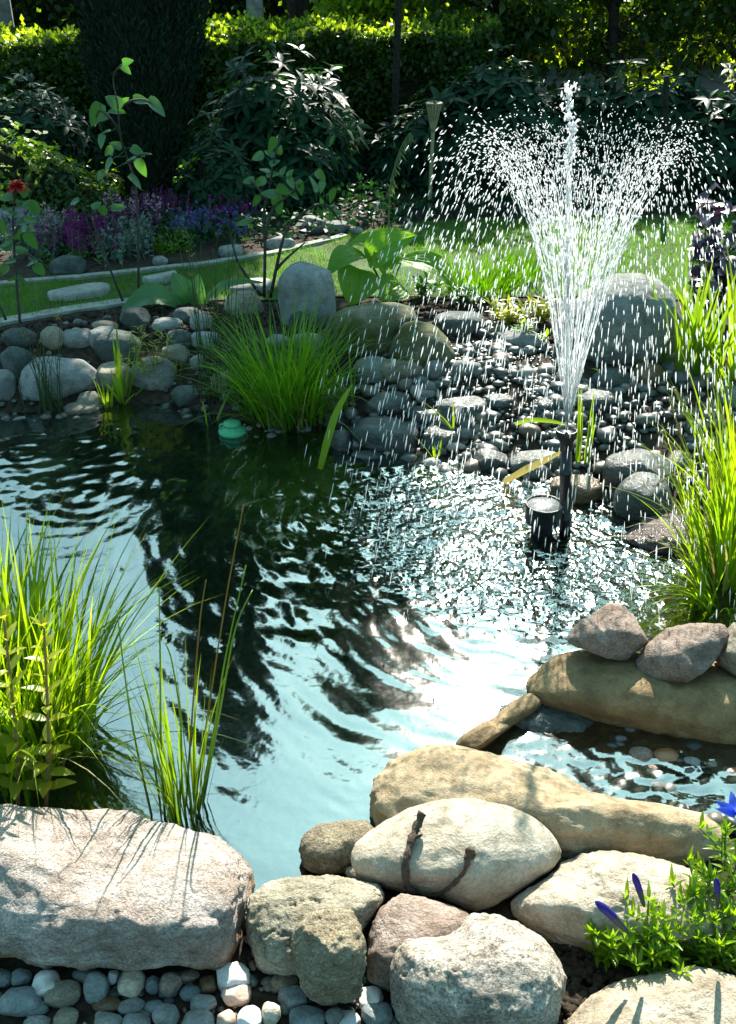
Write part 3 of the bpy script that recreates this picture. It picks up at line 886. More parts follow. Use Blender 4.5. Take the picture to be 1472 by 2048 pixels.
# the left bank
LB = [
 ((0, 654, 76, 700), 'slate', 'dark slate rock at the frame edge below the left rose', .8),
 ((80, 652, 131, 703), 'tang', 'upright oval tan-grey rock under the left rose bed', 1.1),
 ((122, 656, 189, 700), 'grey', 'rounded grey rock right of the upright oval one', .9),
 ((0, 692, 70, 764), 'slate', 'angular dark slate rock behind the stone cut by the left edge', 1.0),
 ((-40, 738, 36, 812), 'lav', 'pale grey stone cut by the left frame edge at the water', 1.0),
 ((151, 782, 206, 826), 'tang', 'small rounded stone lying on top of the flat shore stone', .9),
 ((126, 802, 202, 838), 'tang', 'flat tan-grey shore stone half in the water under a smaller one', .6),
 ((176, 652, 236, 704), 'grey', 'grey rock partly hidden behind the large blue-grey one', .9),
 ((186, 658, 284, 736), 'slate', 'large squared blue-grey rock in the middle of the left bank', 1.0),
 ((239, 614, 303, 668), 'slate', 'dark rounded rock just below the arching broad leaf', 1.0),
 ((181, 640, 238, 670), 'tang', 'pale low stone against the dark soil of the left bed', .7),
 ((302, 634, 367, 668), 'grey', 'grey rock between the dark rounded rock and the grass', .8),
 ((332, 658, 392, 704), 'slate', 'dark grey rock behind the yellowing herb', .9),
 ((379, 626, 426, 668), 'grey', 'light grey rock beneath the standing broad leaves', .9),
 ((345, 614, 404, 652), 'slate', 'dark rock in the shade under the broad leaf clump', .8),
 ((321, 687, 381, 732), 'tang', 'tan stone right of the yellowing herb', .9),
 ((255, 712, 353, 786), 'grey', 'big round grey stone at the waterline behind iris leaves', 1.0),
 ((379, 708, 412, 744), 'grey', 'small grey stone at the left foot of the big grass tussock', .9),
 ((381, 662, 443, 700), 'lav', 'pale bluish stone half hidden by the grass tussock', .8),
 ((193, 722, 265, 792), 'tang', 'greenish tan stone between the big pale boulder and iris leaves', 1.1),
 ((313, 572, 362, 608), 'slate', 'small dark rock at the lawn edge left of broad leaves', .8),
 ((446, 580, 530, 640), 'tang', 'pale round boulder behind the rose bush stems', .9),
 ((577, 622, 613, 670), 'slate', 'narrow dark stone leaning at the foot of the standing boulder', 1.2),
 ((584, 664, 650, 702), 'grey', 'light grey stone in front of the standing boulder', .8),
 ((641, 818, 705, 862), 'wetgrey', 'flat wet stone at the waterline under the broad iris blade', .6),
 ((531, 668, 585, 704), 'grey', 'small grey stone behind the top of the grass tussock', .8),
 ((662, 858, 706, 914), 'wetgrey', 'wet angular bluish stone with its foot in the water', 1.2),
 ((22, 832, 58, 854), 'grey', 'small grey stone in the water, left end of the far shore', .6),
 ((-10, 824, 26, 846), 'wetgrey', 'small dark stone at the left edge of the far shore', .6),
 ((110, 828, 136, 846), 'wetgrey', 'tiny dark stone at the foot of the rush stems', .6),
 ((436, 826, 470, 846), 'wetgrey', 'tiny dark stone in the water left of the green float', .5),
 ((640, 776, 700, 826), 'tang', 'tan stone right of the grass tussock above the waterline', .8),
 ((420, 742, 470, 786), 'tang', 'shaded stone behind the left blades of the grass tussock', .8),
 ((150, 742, 200, 778), 'slate', 'dark stone in the gap right of the big pale boulder', .8),
 ((340, 770, 400, 816), 'slate', 'shaded stone at the waterline left of the grass tussock', .8),
]
for k, (bx, mt, lab, hk) in enumerate(LB):
    S_('rock', bx, M[mt], lab, hk=hk, seed=100 + k, sub=4, ex=2.3 + .9 * ((k * 7) % 5) / 5, amp=.10, facets=4 + k % 4, cut=.84, rough=.022, lift=.85, group='rocks of the left bank', zb=None if bx[3] < 830 else -.03)
S_('boulder', None, M['lav'], 'big pale rounded boulder on the far left shore behind rush stems', hk=.9, seed=20, sub=5, amp=.05, rough=.02, facets=3, cat='boulder',
   outline=[(36, 770), (45, 735), (75, 713), (105, 712), (130, 716), (165, 718), (195, 740), (207, 765), (185, 782), (150, 792), (115, 806), (70, 806), (40, 800)])
S_('boulder', None, M['lav'], 'tall blue-grey boulder standing upright beside the hosta', hk=1.5, seed=21, sub=5, amp=.04, rough=.014, facets=4, cut=.9, ex=3.0, cat='boulder', lift=.7,
   outline=[(556, 600), (556, 560), (568, 540), (585, 527), (603, 520), (622, 527), (640, 532), (660, 540), (668, 565), (672, 610), (674, 650), (650, 665), (600, 668), (565, 655)])
S_('boulder', None, M['mossy'], 'wide mossy brown boulder left of the dry gravel bed', hk=.8, seed=22, sub=5, amp=.04, rough=.02, facets=2, cut=.9, ex=2.6, cat='boulder',
   outline=[(648, 660), (660, 632), (690, 615), (740, 605), (790, 604), (822, 612), (835, 630), (830, 680), (810, 715), (760, 722), (690, 718), (655, 700)])
S_('boulder', None, M['mossy'], 'triangular greenish boulder on the left edge of the gravel bed', hk=.9, seed=23, sub=5, amp=.05, rough=.02, facets=4, cut=.88, cat='boulder',
   outline=[(774, 712), (785, 680), (805, 648), (830, 640), (870, 650), (895, 675), (911, 710), (905, 745), (870, 752), (800, 742)])
S_('boulder', None, M['grey'], 'huge domed boulder behind the fountain spray', hk=.95, seed=24, sub=6, amp=.035, rough=.02, facets=1, cut=.93, ex=2.3, cat='boulder', lift=.7,
   outline=[(1108, 650), (1125, 625), (1160, 590), (1195, 560), (1235, 547), (1280, 546), (1320, 558), (1345, 585), (1360, 630), (1362, 690), (1345, 735), (1280, 745), (1190, 740), (1125, 700)])
# the right bank and the dry gravel bed
RB = [
 ((704, 712, 790, 772), 'lav', 'pale bluish rock below the wide mossy boulder', .9),
 ((758, 714, 850, 768), 'tang', 'rounded grey-tan rock in front of the triangular boulder', .9),
 ((845, 720, 890, 768), 'grey', 'small pale egg-shaped rock left of the gravel bed', 1.1),
 ((900, 720, 964, 760), 'grey', 'blue-grey stone lying in the gravel bed', .8),
 ((728, 782, 828, 836), 'wetgrey', 'dark wet sloping rock under the left curtain of spray', .8),
 ((874, 791, 979, 856), 'wetgrey', 'wet grey rock with a bright rim left of the nozzle', .8),
 ((919, 833, 1034, 902), 'wetbrown', 'glossy wet brown rock left of the nozzle', .8),
 ((818, 811, 866, 856), 'wetgrey', 'small dark wet rock between the two larger wet ones', .9),
 ((700, 832, 838, 912), 'wetgrey', 'biggest black wet rock at the waterline left of the spray', .8),
 ((844, 851, 923, 914), 'wetgrey', 'black wet rock right of the biggest black one', .9),
 ((1030, 836, 1146, 892), 'wetgrey', 'flat wet rock directly behind the nozzle head', .6),
 ((945, 896, 1017, 952), 'wetgrey', 'bluish wet rock at the waterline under the glossy brown one', .9),
 ((1015, 899, 1120, 958), 'wetgrey', 'grey wet rock at the waterline behind the yellow reed leaf', .8),
 ((1035, 866, 1105, 902), 'wetbrown', 'small brown wet rock under the flat one behind the nozzle', .7),
 ((1176, 816, 1268, 908), 'wetgrey', 'large wet grey rock right of the iris at the nozzle', 1.0),
 ((1182, 735, 1261, 782), 'wetgrey', 'dark rock at the foot of the huge domed boulder', .8),
 ((1262, 725, 1328, 776), 'wetbrown', 'brown rock right under the huge domed boulder', .8),
 ((1000, 659, 1086, 706), 'grey', 'flat grey rock at the far end of the gravel bed', .7),
 ((864, 622, 970, 676), 'slate', 'dark low rock between the hosta and the gravel bed', .7),
 ((1204, 896, 1348, 1004), 'wetgrey', 'biggest wet slate rock on the right shore', .9),
 ((1225, 943, 1344, 1052), 'wetgrey', 'upright egg-shaped wet rock standing in the water on the right', 1.0),
 ((1098, 948, 1208, 1014), 'wetbrown', 'round wet brown rock behind the black pipe', .8),
 ((1282, 830, 1384, 910), 'wetgrey', 'dark flat-faced rock behind the right reed blades', .9),
 ((1146, 776, 1238, 828), 'wetgrey', 'bright wet rock right behind the iris at the nozzle', .7),
 ((1426, 770, 1500, 820), 'grey', 'grey rock at the right frame edge among iris leaves', .8),
 ((965, 786, 1030, 822), 'wetgrey', 'dark pebble-like rock on the stream bed in front of the spray', .6),
 ((1200, 905, 1230, 940), 'tang', 'tiny upright stone right of the iris foot', 1.1),
 ((1320, 900, 1400, 980), 'wetgrey', 'dark rock mostly hidden by the right reed clump', .9),
 ((700, 900, 770, 930), 'wetgrey', 'low black stone at the water below the biggest black rock', .6),
 ((1060, 790, 1120, 830), 'wetgrey', 'small wet rock under the jets behind the nozzle', .6),
 ((820, 764, 878, 800), 'grey', 'small grey rock on the slope below the egg-shaped rock', .8),
]
for k, (bx, mt, lab, hk) in enumerate(RB):
    S_('rock', bx, M[mt], lab, hk=hk, seed=200 + k, sub=4, ex=2.3 + .8 * ((k * 3) % 5) / 5, amp=.09, facets=4 + k % 4, cut=.85, rough=.025, lift=.85, group='rocks of the right bank', zb=None if bx[3] < 890 else -.03)
S_('boulder', None, M['wetpink'], 'rough wet pinkish boulder rising from the water at the right', zb=-.06, hk=.6, seed=25, sub=5, amp=.08, rough=.06, facets=5, cut=.86, cat='boulder', lift=.6,
   outline=[(1240, 1080), (1262, 1058), (1290, 1035), (1330, 1026), (1375, 1032), (1410, 1060), (1430, 1100), (1420, 1140), (1370, 1135), (1310, 1115), (1260, 1100)])
# rocks round the flower bed beyond the lawn
for bx, mt, lab, hk, zz in [
 ((98, 510, 174, 556), 'slate', 'dark rock at the bed edge left of the purple flowers', .8, .2),
 ((436, 488, 487, 518), 'grey', 'grey rock at the bed edge beneath the lavender-blue flowers', .7, .2),
 ((305, 511, 336, 533), 'grey', 'small round grey rock left of the yellow-green cushion plant', .8, .2),
 ((597, 430, 656, 470), 'grey', 'left grey rock of the heap at the far lawn edge', .8, .22),
 ((640, 440, 701, 470), 'grey', 'middle grey rock of the heap at the far lawn edge', .7, .22),
 ((697, 453, 726, 471), 'grey', 'smallest right rock of the heap at the far lawn edge', .7, .22),
 ((-30, 412, 97, 482), 'lav', 'big pale block behind the red rose', .9, .22),
 ((532, 470, 592, 504), 'grey', 'pale rock behind the rose bush at the lawn edge', .7, .2),
 ((368, 446, 394, 468), 'lav', 'small pale rock among the flowers behind the lavender-blue clump', .9, .22),
]:
    S_('rock', bx, M[mt], lab, zb=None, lift=.8, hk=hk, seed=300 + int(bx[0]), sub=4, ex=2.6, amp=.09, facets=6, cut=.82, rough=.02, group='rocks round the flower bed')

# cobbles in front of the slab
CB = [
 ((-30, 1936, 26, 1978), 'bluegrey', 'dark grey cobble at the left frame edge under the slab'),
 ((63, 1939, 123, 1997), 'whitep', 'bluish white cobble, leftmost of the white ones under the slab'),
 ((-10, 1972, 86, 2034), 'bluegrey', 'biggest blue-grey cobble near the bottom left corner'),
 ((87, 1959, 163, 2018), 'tang', 'rough tan cobble between the bluish white one and the slate shard'),
 ((166, 1942, 220, 2010), 'bluegrey', 'slanting bluish slate shard under the slab'),
 ((214, 1940, 240, 1972), 'whitep', 'tiny white cobble between the slate shard and the cream one'),
 ((234, 1932, 294, 1998), 'cream', 'smooth cream cobble under the middle of the slab'),
 ((318, 1943, 366, 1998), 'brownp', 'squarish pink-grey cobble under the slab'),
 ((358, 1968, 402, 2004), 'bluegrey', 'dark cobble right of the squarish pink-grey one'),
 ((433, 1923, 500, 1985), 'whitep', 'large white cobble at the right end of the slab'),
 ((442, 1965, 503, 2014), 'pinkp', 'pink cobble in front of the large white one'),
 ((380, 1988, 434, 2032), 'grey', 'grey cobble left of the pink one'),
 ((233, 1993, 291, 2030), 'grey', 'mottled grey cobble in front of the smooth cream one'),
 ((106, 2013, 158, 2058), 'tang', 'pale grey-green cobble at the bottom left, right of the dark shard'),
 ((47, 2001, 98, 2037), 'bluegrey', 'dark shard lying on the biggest blue-grey cobble'),
 ((45, 2030, 103, 2070), 'grey', 'grey cobble at the bottom edge in the left corner'),
 ((188, 2023, 247, 2065), 'paver', 'flat greenish grey cobble at the bottom edge'),
 ((243, 2025, 302, 2070), 'lav', 'lilac-grey cobble at the bottom edge beside the greenish one'),
 ((303, 2006, 360, 2056), 'lav', 'rounded lilac-grey cobble below the squarish pink one'),
 ((361, 2017, 429, 2070), 'grey', 'pale round cobble at the bottom edge under the grey one'),
 ((288, 1999, 328, 2030), 'bluegrey', 'dark pointed shard right of the mottled grey cobble'),
 ((433, 2018, 472, 2064), 'pinkp', 'pinkish white cobble at the bottom edge below the pink one'),
 ((473, 2010, 524, 2066), 'whitep', 'rough white cobble at the bottom edge in the sand'),
 ((523, 2003, 562, 2055), 'cream', 'cream cobble right of the rough white one'),
 ((538, 1946, 597, 1988), 'rough', 'tan stone half sunk in sand under the broad creased stone'),
 ((555, 1970, 615, 2022), 'bluegrey', 'dark slate cobble at the foot of the rough yellowish block'),
 ((578, 2010, 652, 2066), 'bluegrey', 'wet-looking dark slate cobble at the bottom edge'),
 ((650, 2013, 690, 2062), 'grey', 'light grey cobble at the bottom edge below the rough block'),
 ((660, 2020, 722, 2070), 'whitep', 'white cobble at the bottom edge left of the granite boulder'),
 ((718, 1971, 767, 2024), 'whitep', 'bright white cobble between the rough block and granite boulder'),
 ((722, 2003, 786, 2060), 'bluegrey', 'dark grey cobble touching the granite boulder'),
 ((183, 1990, 242, 2028), 'wetbrown', 'dark brown cobble in front of the slate shard'),
 ((143, 1935, 202, 1968), 'bluegrey', 'shaded dark cobble close under the slab'),
 ((398, 1950, 434, 1988), 'wetbrown', 'shaded brown cobble left of the large white one'),
 ((350, 1938, 400, 1968), 'brownp', 'shaded reddish cobble under the right half of the slab'),
 ((20, 1936, 66, 1972), 'bluegrey', 'shaded grey-green cobble left of the bluish white one'),
 ((290, 1950, 322, 1990), 'bluegrey', 'dark gap-filling cobble between cream and squarish ones'),
]
for k, (bx, mt, lab) in enumerate(CB):
    S_('cobble', bx, M[mt], lab, zb=.035, hk=.75, seed=400 + k, sub=4, ex=2.2 + .9 * ((k * 3) % 4) / 4, amp=.09, facets=5 + k % 4, cut=.82, rough=.03, cat='cobble', group='cobbles in front of the slab', lift=.6)

# pebbles lying in the shallow water at the right
SH = [
 ((1227, 1450, 1281, 1474), 'lav', 'flat blue-grey pebble poking out beside the brown boulder'),
 ((1217, 1470, 1261, 1494), 'lav', 'blue-grey pebble next to the flat one beside the brown boulder'),
 ((1255, 1493, 1307, 1532), 'brownp', 'largest purple-grey pebble in the shallow water'),
 ((1303, 1495, 1359, 1532), 'rust', 'orange-brown pebble in the shallow water'),
 ((1360, 1513, 1407, 1542), 'lav', 'grey pebble with white streaks right of the orange one'),
 ((1305, 1483, 1347, 1499), 'tang', 'small tan pebble just behind the orange one'),
 ((1401, 1520, 1448, 1547), 'tang', 'greenish pebble right of the streaked grey one'),
 ((1171, 1525, 1236, 1552), 'lav', 'bluish pebble nearest the wavy tan boulder on the left'),
 ((1280, 1525, 1327, 1552), 'brownp', 'pinkish pebble in front of the largest purple-grey one'),
 ((1277, 1556, 1352, 1584), 'lav', 'long pale pebble close to the wavy tan boulder'),
 ((1372, 1552, 1420, 1578), 'tang', 'pale pebble in front of the greenish one'),
 ((1440, 1530, 1490, 1560), 'rust', 'brown pebble at the right frame edge in the shallows'),
 ((1425, 1580, 1472, 1606), 'lav', 'grey pebble near the blue flower at the right edge'),
 ((1330, 1585, 1385, 1608), 'slate', 'dark pebble close behind the wavy tan boulder'),
 ((1262, 1478, 1300, 1496), 'lav', 'small grey pebble between the blue-grey pair and orange one'),
 ((1385, 1490, 1430, 1512), 'slate', 'dark pebble under the shadow of the brown boulder'),
 ((1235, 1556, 1275, 1580), 'rust', 'small reddish pebble beside the long pale one'),
 ((1440, 1500, 1480, 1522), 'slate', 'dark round pebble at the right edge under the brown boulder'),
]
for k, (bx, mt, lab) in enumerate(SH):
    S_('pebble', bx, M[mt], lab, zb=-.018, hk=.6, seed=500 + k, sub=3, amp=.07, facets=3, cut=.88, cat='pebble', group='pebbles in the shallow water', lift=.8)

# uncountable small gravel: dry stream bed, gaps between the bank rocks, shore and shallows
GV = MB()
def gravel(n, x0, x1, y0, y1, lo, hi, cond, z=.004, px=None):
    p = np.stack([rng.uniform(x0, x1, n), rng.uniform(y0, y1, n)], 1)
    p = p[cond(p)]
    r = rng.uniform(lo, hi, len(p)) ** 1
    C = np.concatenate([p, (ground(p) + z + r * .25)[:, None]], 1)
    R = np.stack([r, r * rng.uniform(.6, 1, len(r)), r * rng.uniform(.4, .75, len(r))], 1)
    GV.add(*ellipsoids(C, R, 2, .05))
bed = np.array([P(x, y, .12)[:2] for x, y in [(880, 690), (960, 670), (1060, 690), (1120, 740), (1190, 800), (1150, 860), (1000, 850), (900, 830), (840, 790), (860, 740)]])
inbed = lambda p: in_poly(p, bed)
patch = lambda p: in_poly(p, bed) & (perlin(np.stack([p[:, 0] * 5, p[:, 1] * 5, 0 * p[:, 0] + 3], 1)) > -.1)
gravel(900, bed[:, 0].min(), bed[:, 0].max(), bed[:, 1].min(), bed[:, 1].max(), .004, .010, inbed)
gravel(1300, bed[:, 0].min(), bed[:, 0].max(), bed[:, 1].min(), bed[:, 1].max(), .008, .020, patch)
gravel(260, bed[:, 0].min(), bed[:, 0].max(), bed[:, 1].min(), bed[:, 1].max(), .020, .040, patch)
gravel(1700, -2.0, 1.6, 2.4, 4.1, .008, .024, lambda p: (pond_dist(p) > -.04) & (pond_dist(p) < .55) & (perlin(np.stack([p[:, 0] * 3, p[:, 1] * 3, 0 * p[:, 0]], 1)) > -.12))
rb = np.array([P(x, y, .08)[:2] for x, y in [(700, 760), (860, 760), (1000, 830), (1180, 800), (1300, 760), (1480, 780), (1480, 960), (1230, 960), (1000, 950), (850, 920), (700, 900)]])
gravel(600, rb[:, 0].min(), rb[:, 0].max(), rb[:, 1].min(), rb[:, 1].max(), .010, .024, lambda p: in_poly(p, rb))
gravel(110, rb[:, 0].min(), rb[:, 0].max(), rb[:, 1].min(), rb[:, 1].max(), .026, .046, lambda p: in_poly(p, rb))
gravel(420, -.62, .2, .95, 1.3, .004, .012, lambda p: pond_dist(p) > .03)
gravel(800, SHALLOW[0] - .4, SHALLOW[0] + .4, SHALLOW[1] - .2, SHALLOW[1] + .25, .006, .024, lambda p: (pond_dist(p) < .02) & (perlin(np.stack([p[:, 0] * 9, p[:, 1] * 9, 0 * p[:, 0]], 1)) > -.15), .018)
m, N, Lk, out = new_mat('mixed_gravel')
geo = N.new('ShaderNodeNewGeometry')
r = ramp(N, [(0, (.018, .024, .024)), (.35, (.045, .055, .05)), (.75, (.10, .10, .085)), (.92, (.11, .075, .045)), (1, (.30, .29, .27))])
Lk.new(geo.outputs['Random Per Island'], r.inputs['Fac'])
bs = N.new('ShaderNodeBsdfPrincipled'); bs.inputs['Roughness'].default_value = .42
Lk.new(r.outputs['Color'], bs.inputs['Base Color']); Lk.new(bs.outputs[0], out.inputs['Surface'])
g = GV.build('gravel', m, loc=(0, 0, 0))
tag(g, 'small mixed gravel between rocks and in the dry bed', 'gravel', kind='stuff')

# crumbs of dark soil in the beds
CBm = MB()
def crumbs(pxs, n, lo, hi, z=.05):
    poly = np.array([P(x, y, z)[:2] for x, y in pxs])
    p = np.stack([rng.uniform(poly[:, 0].min(), poly[:, 0].max(), n), rng.uniform(poly[:, 1].min(), poly[:, 1].max(), n)], 1)
    p = p[in_poly(p, poly)]
    r = lo + (hi - lo) * rng.uniform(0, 1, len(p)) ** 2
    C = np.concatenate([p, (ground(p) + r * .2 + (.012 if z < .1 else 0))[:, None]], 1)
    CBm.add(*ellipsoids(C, np.stack([r, r * .85, r * .7], 1), 2, .16))
crumbs([(1110, 1880), (1200, 1860), (1330, 1850), (1480, 1800), (1560, 1960), (1330, 1960), (1180, 2010), (1100, 2090)], 2600, .003, .011, .06)
crumbs([(-60, 672), (0, 655), (245, 610), (470, 605), (560, 610), (640, 640), (430, 660), (240, 660), (0, 680)], 2600, .006, .02, .19)
crumbs([(700, 600), (860, 590), (1100, 600), (1110, 680), (980, 680), (850, 630), (700, 640)], 1300, .006, .02, .19)
g = CBm.build('soil_crumbs', M['soil'], loc=(0, 0, 0))
tag(g, 'dark crumbly soil in the planting beds', 'soil', kind='stuff')
# the raised pocket of soil that carries the gentian
# ------------------------------------------------------------------ plants round the pond
M['sedge'] = leaf_mat('sedge_leaf', (.09, .19, .006), (.24, .34, .012), .58, .35)
M['sedged'] = leaf_mat('tussock_leaf', (.05, .15, .008), (.13, .26, .012), .5, .35)
M['reed'] = leaf_mat('reed_leaf', (.07, .15, .010), (.15, .24, .016), .5, .35)
M['iris'] = leaf_mat('iris_leaf', (.08, .17, .01), (.18, .27, .015), .5, .4)
M['redtip'] = leaf_mat('reddish_blade', (.13, .10, .02), (.19, .15, .03), .4, .5)
M['straw'] = leaf_mat('dry_blade', (.22, .20, .08), (.34, .30, .13), .35, .6, (1.3, 1.2, .8))
M['rush'] = leaf_mat('rush_stem', (.02, .05, .015), (.05, .09, .02), .15, .4)
M['loose'] = leaf_mat('yellow_green_leaf', (.22, .27, .02), (.34, .36, .04), .45, .4)
M['stem'] = plain_mat('reddish_stem', (.16, .09, .04), (.24, .15, .06), .6, 90)
M['gstem'] = plain_mat('green_stem', (.05, .09, .02), (.10, .15, .04), .6, 90)
M['dstem'] = plain_mat('dark_woody_stem', (.02, .016, .012), (.05, .04, .028), .8, 90)
M['rose'] = leaf_mat('rose_leaf', (.035, .10, .035), (.06, .15, .045), .36, .28, (2.2, 2.4, .5), .7)
M['hosta'] = leaf_mat('hosta_leaf', (.09, .22, .03), (.15, .29, .04), .48, .5, (2.4, 2.2, .5), .3)
M['broad'] = leaf_mat('broad_leaf', (.05, .14, .05), (.08, .20, .07), .38, .35, (2.4, 2.4, .5))
M['gent'] = leaf_mat('gentian_leaf', (.10, .20, .008), (.18, .30, .012), .5, .3)
M['blue'] = leaf_mat('gentian_petal', (.012, .010, .13), (.03, .02, .28), .35, .4, (1.5, 1.5, 1.5))
M['bright_blue'] = leaf_mat('open_gentian_petal', (.06, .11, .75), (.10, .18, .85), .4, .4, (1.2, 1.2, 1.2))
M['budgrey'] = leaf_mat('gentian_tube', (.03, .05, .05), (.06, .08, .09), .25, .4, (1, 1, 1))

def clump(c, n, spread, L, lean, bend, W, rs, az=None, drop=.0, nseg=8):
    """bases round c, azimuths radiating outward with scatter"""
    a = rs.uniform(0, 2 * math.pi, n) if az is None else rs.normal(az[0], az[1], n)
    r = spread * np.sqrt(rs.uniform(0, 1, n))
    B = np.stack([c[0] + r * np.cos(a), c[1] + r * np.sin(a), np.full(n, c[2] - drop)], 1)
    a = a + rs.normal(0, .5, n)
    ln = np.abs(rs.normal(lean[0], lean[1], n)); bd = np.abs(rs.normal(bend[0], bend[1], n))
    return blades(B, a, ln, bd, rs.uniform(L[0], L[1], n), rs.uniform(W[0], W[1], n), n=nseg, twist=rs.normal(0, .5, n))

# big sunlit sedge at the left
rs = np.random.default_rng(21)
t = thing('sedge_clump', P(70, 1560, -.03), 'big sunlit yellow-green sedge clump in the water behind the pink slab', 'water plant')
mb = MB()
for px, py, n, L, ln in [(50, 1540, 230, (.32, .60), .12), (-40, 1520, 150, (.3, .62), .12), (115, 1500, 130, (.28, .52), .24), (30, 1590, 60, (.2, .4), .2)]:
    mb.add(*clump(P(px, py, -.03), n, .085, L, (ln, .16), (.4, .4), (.006, .0135), rs))
mb.add(*clump(P(120, 1490, -.03), 30, .05, (.42, .62), (.25, .15), (.9, .4), (.004, .007), rs, az=(.1, .5)))
mb.build('leaves', M['sedge'], parent=t)
mk('dry_leaves', *clump(P(60, 1540, -.03), 26, .10, (.25, .5), (.35, .25), (.8, .5), (.004, .007), rs), M['straw'], parent=t)
clv, clf = clump(P(90, 1530, -.03), 24, .08, (.3, .5), (.5, .2), (1.3, .4), (.004, .007), rs, az=(-.2, .8))
mk('arching_leaves', clv, clf, M['sedge'], parent=t)

# thin reeds rising beside the slab
rs = np.random.default_rng(22)
c = P(372, 1655, -.04)
t = thing('reed_clump', c, 'thin upright green reeds standing at the back edge of the pink slab', 'water plant')
mb = MB()
mb.add(*clump(c, 34, .035, (.28, .50), (.07, .06), (.12, .1), (.004, .0075), rs))
mb.add(*clump(c, 16, .05, (.2, .42), (.12, .08), (.3, .2), (.003, .005), rs))
mb.build('leaves', M['reed'], parent=t)
for pts in [[(385, 1640), (420, 1400), (455, 1180), (487, 1010)], [(370, 1640), (385, 1420), (400, 1240), (412, 1160)]]:
    mk('reddish_stem', *tube(smooth_path([PD(x, y, c[1] + .02 + .0002 * (1640 - y)) for x, y in pts], 16), np.linspace(.0024, .0009, 16), 5), M['redtip'], parent=t)
for pts in [[(305, 1640), (270, 1480), (248, 1340), (234, 1220)], [(325, 1640), (310, 1540), (290, 1420), (280, 1390)], [(400, 1640), (440, 1420), (470, 1260), (505, 1180)], [(395, 1640), (428, 1460), (450, 1320), (492, 1130)], [(358, 1650), (362, 1460), (345, 1330), (330, 1285)], [(330, 1640), (322, 1500), (320, 1300), (318, 1175)]]:
    mk('thin_stem', *tube(smooth_path([PD(x, y, c[1] + rs.uniform(-.03, .05)) for x, y in pts], 14), np.linspace(.0028, .001, 14), 5), M['reed'], parent=t)

# two leafy yellow-green stalks
def stalk(px, py, ph, lab, D, tilt, sd):
    rs = np.random.default_rng(sd)
    b = PD(px, py, D); tp = PD(px + tilt, ph, D + .03)
    t = thing('leafy_stalk', b, lab, 'plant', 'leafy yellow-green stalks behind the slab')
    path = smooth_path([b, b * .6 + tp * .4 + np.array([.006, 0, 0]), tp], 18)
    mk('stem', *tube(path, np.linspace(.0042, .0022, 18), 6), M['stem'], parent=t)
    mb = MB()
    nn = 12
    for k in range(nn):
        p = path[3 + int(k * 14 / nn)]
        up = .35 + .5 * k / nn
        L = .066 * (1.05 - .5 * (k / nn))
        a = k * 1.57 + rs.normal(0, .3)
        for s in (0, math.pi):
            d = np.array([math.cos(a + s), math.sin(a + s), up + rs.normal(0, .2)])
            mb.add(*leaves([p], [d], [[0, 0, 1]], L * rs.uniform(.8, 1.1), L * .40, 5, .25, rs.uniform(0, .3), 'lance'))
    for k in range(6):
        a = k * 1.05
        mb.add(*leaves([tp], [[math.cos(a), math.sin(a), 1.6]], [[0, 0, 1]], .034, .010, 4, .25, .2, 'lance'))
    mb.build('leaves', M['loose'], parent=t)
stalk(92, 1612, 1255, 'right one of two leafy yellow-green stalks with reddish stems behind the slab', 1.42, -4, 1)
stalk(36, 1612, 1240, 'left one of two leafy yellow-green stalks with reddish stems behind the slab', 1.42, -28, 2)
b = PD(92, 1525, 1.42)
tag(mk('dead_leaf', *leaves([b], [[.8, -.1, .45]], [[0, -.3, 1]], .04, .012, 6, .5, -.3, 'lance'), M['redtip']), 'curled brown dead leaf hanging on the right leafy stalk', 'leaf')

# big grass tussock on the far shore
rs = np.random.default_rng(23)
c = P(575, 850, -.02)
t = thing('grass_tussock', c, 'big bright green grass tussock on the far shore behind the green float', 'water plant')
mb = MB()
mb.add(*clump(c, 190, .11, (.30, .56), (.22, .18), (.8, .6), (.006, .012), rs))
mb.add(*clump(P(540, 845, -.02), 90, .09, (.25, .5), (.4, .2), (1.0, .5), (.005, .010), rs))
mb.add(*clump(P(625, 850, -.02), 70, .07, (.2, .45), (.3, .2), (.8, .4), (.005, .010), rs))
mb.build('leaves', M['sedged'], parent=t)
mk('dry_leaves', *clump(c, 26, .12, (.2, .42), (.5, .3), (1.2, .5), (.004, .008), rs), M['straw'], parent=t)
v, f = clump(c, 40, .1, (.45, .62), (.35, .15), (1.7, .4), (.005, .009), rs)
mk('arching_leaves', v, f, M['sedged'], parent=t)

# dark rush stems
def rush(px, py, n, top, lab, sd, spread=.04, zb=-.02, seeds=True):
    rs = np.random.default_rng(sd)
    c = P(px, py, zb)
    t = thing('rush', c, lab, 'water plant')
    mb = MB()
    for k in range(n):
        b = c + np.array([rs.normal(0, spread), rs.normal(0, spread * .7), 0])
        L = top * rs.uniform(.55, 1)
        d = np.array([rs.normal(0, .10), rs.normal(0, .08), 1]); d /= np.linalg.norm(d)
        pts = [b, b + d * L * .5, b + d * L + np.array([rs.normal(0, .02), 0, 0])]
        mb.add(*tube(smooth_path(pts, 8), np.linspace(.0024, .0008, 8), 5))
        if seeds and k % 3 == 0:
            q = b + d * L * .93
            mk('seed_head', *leaves(np.repeat([q], 6, 0), rs.normal(size=(6, 3)) + [0, 0, .4], rs.normal(size=(6, 3)), .016, .004, 2, .2, .1, 'lance'), M['redtip'], parent=t)
    mb.build('stems', M['rush'], parent=t)
rush(100, 835, 26, .40, 'dark rush stems standing in front of the big pale boulder', 31)
rush(440, 800, 34, .62, 'tall dark rush stems with brown seed heads left of the grass tussock', 32, .06, .02)

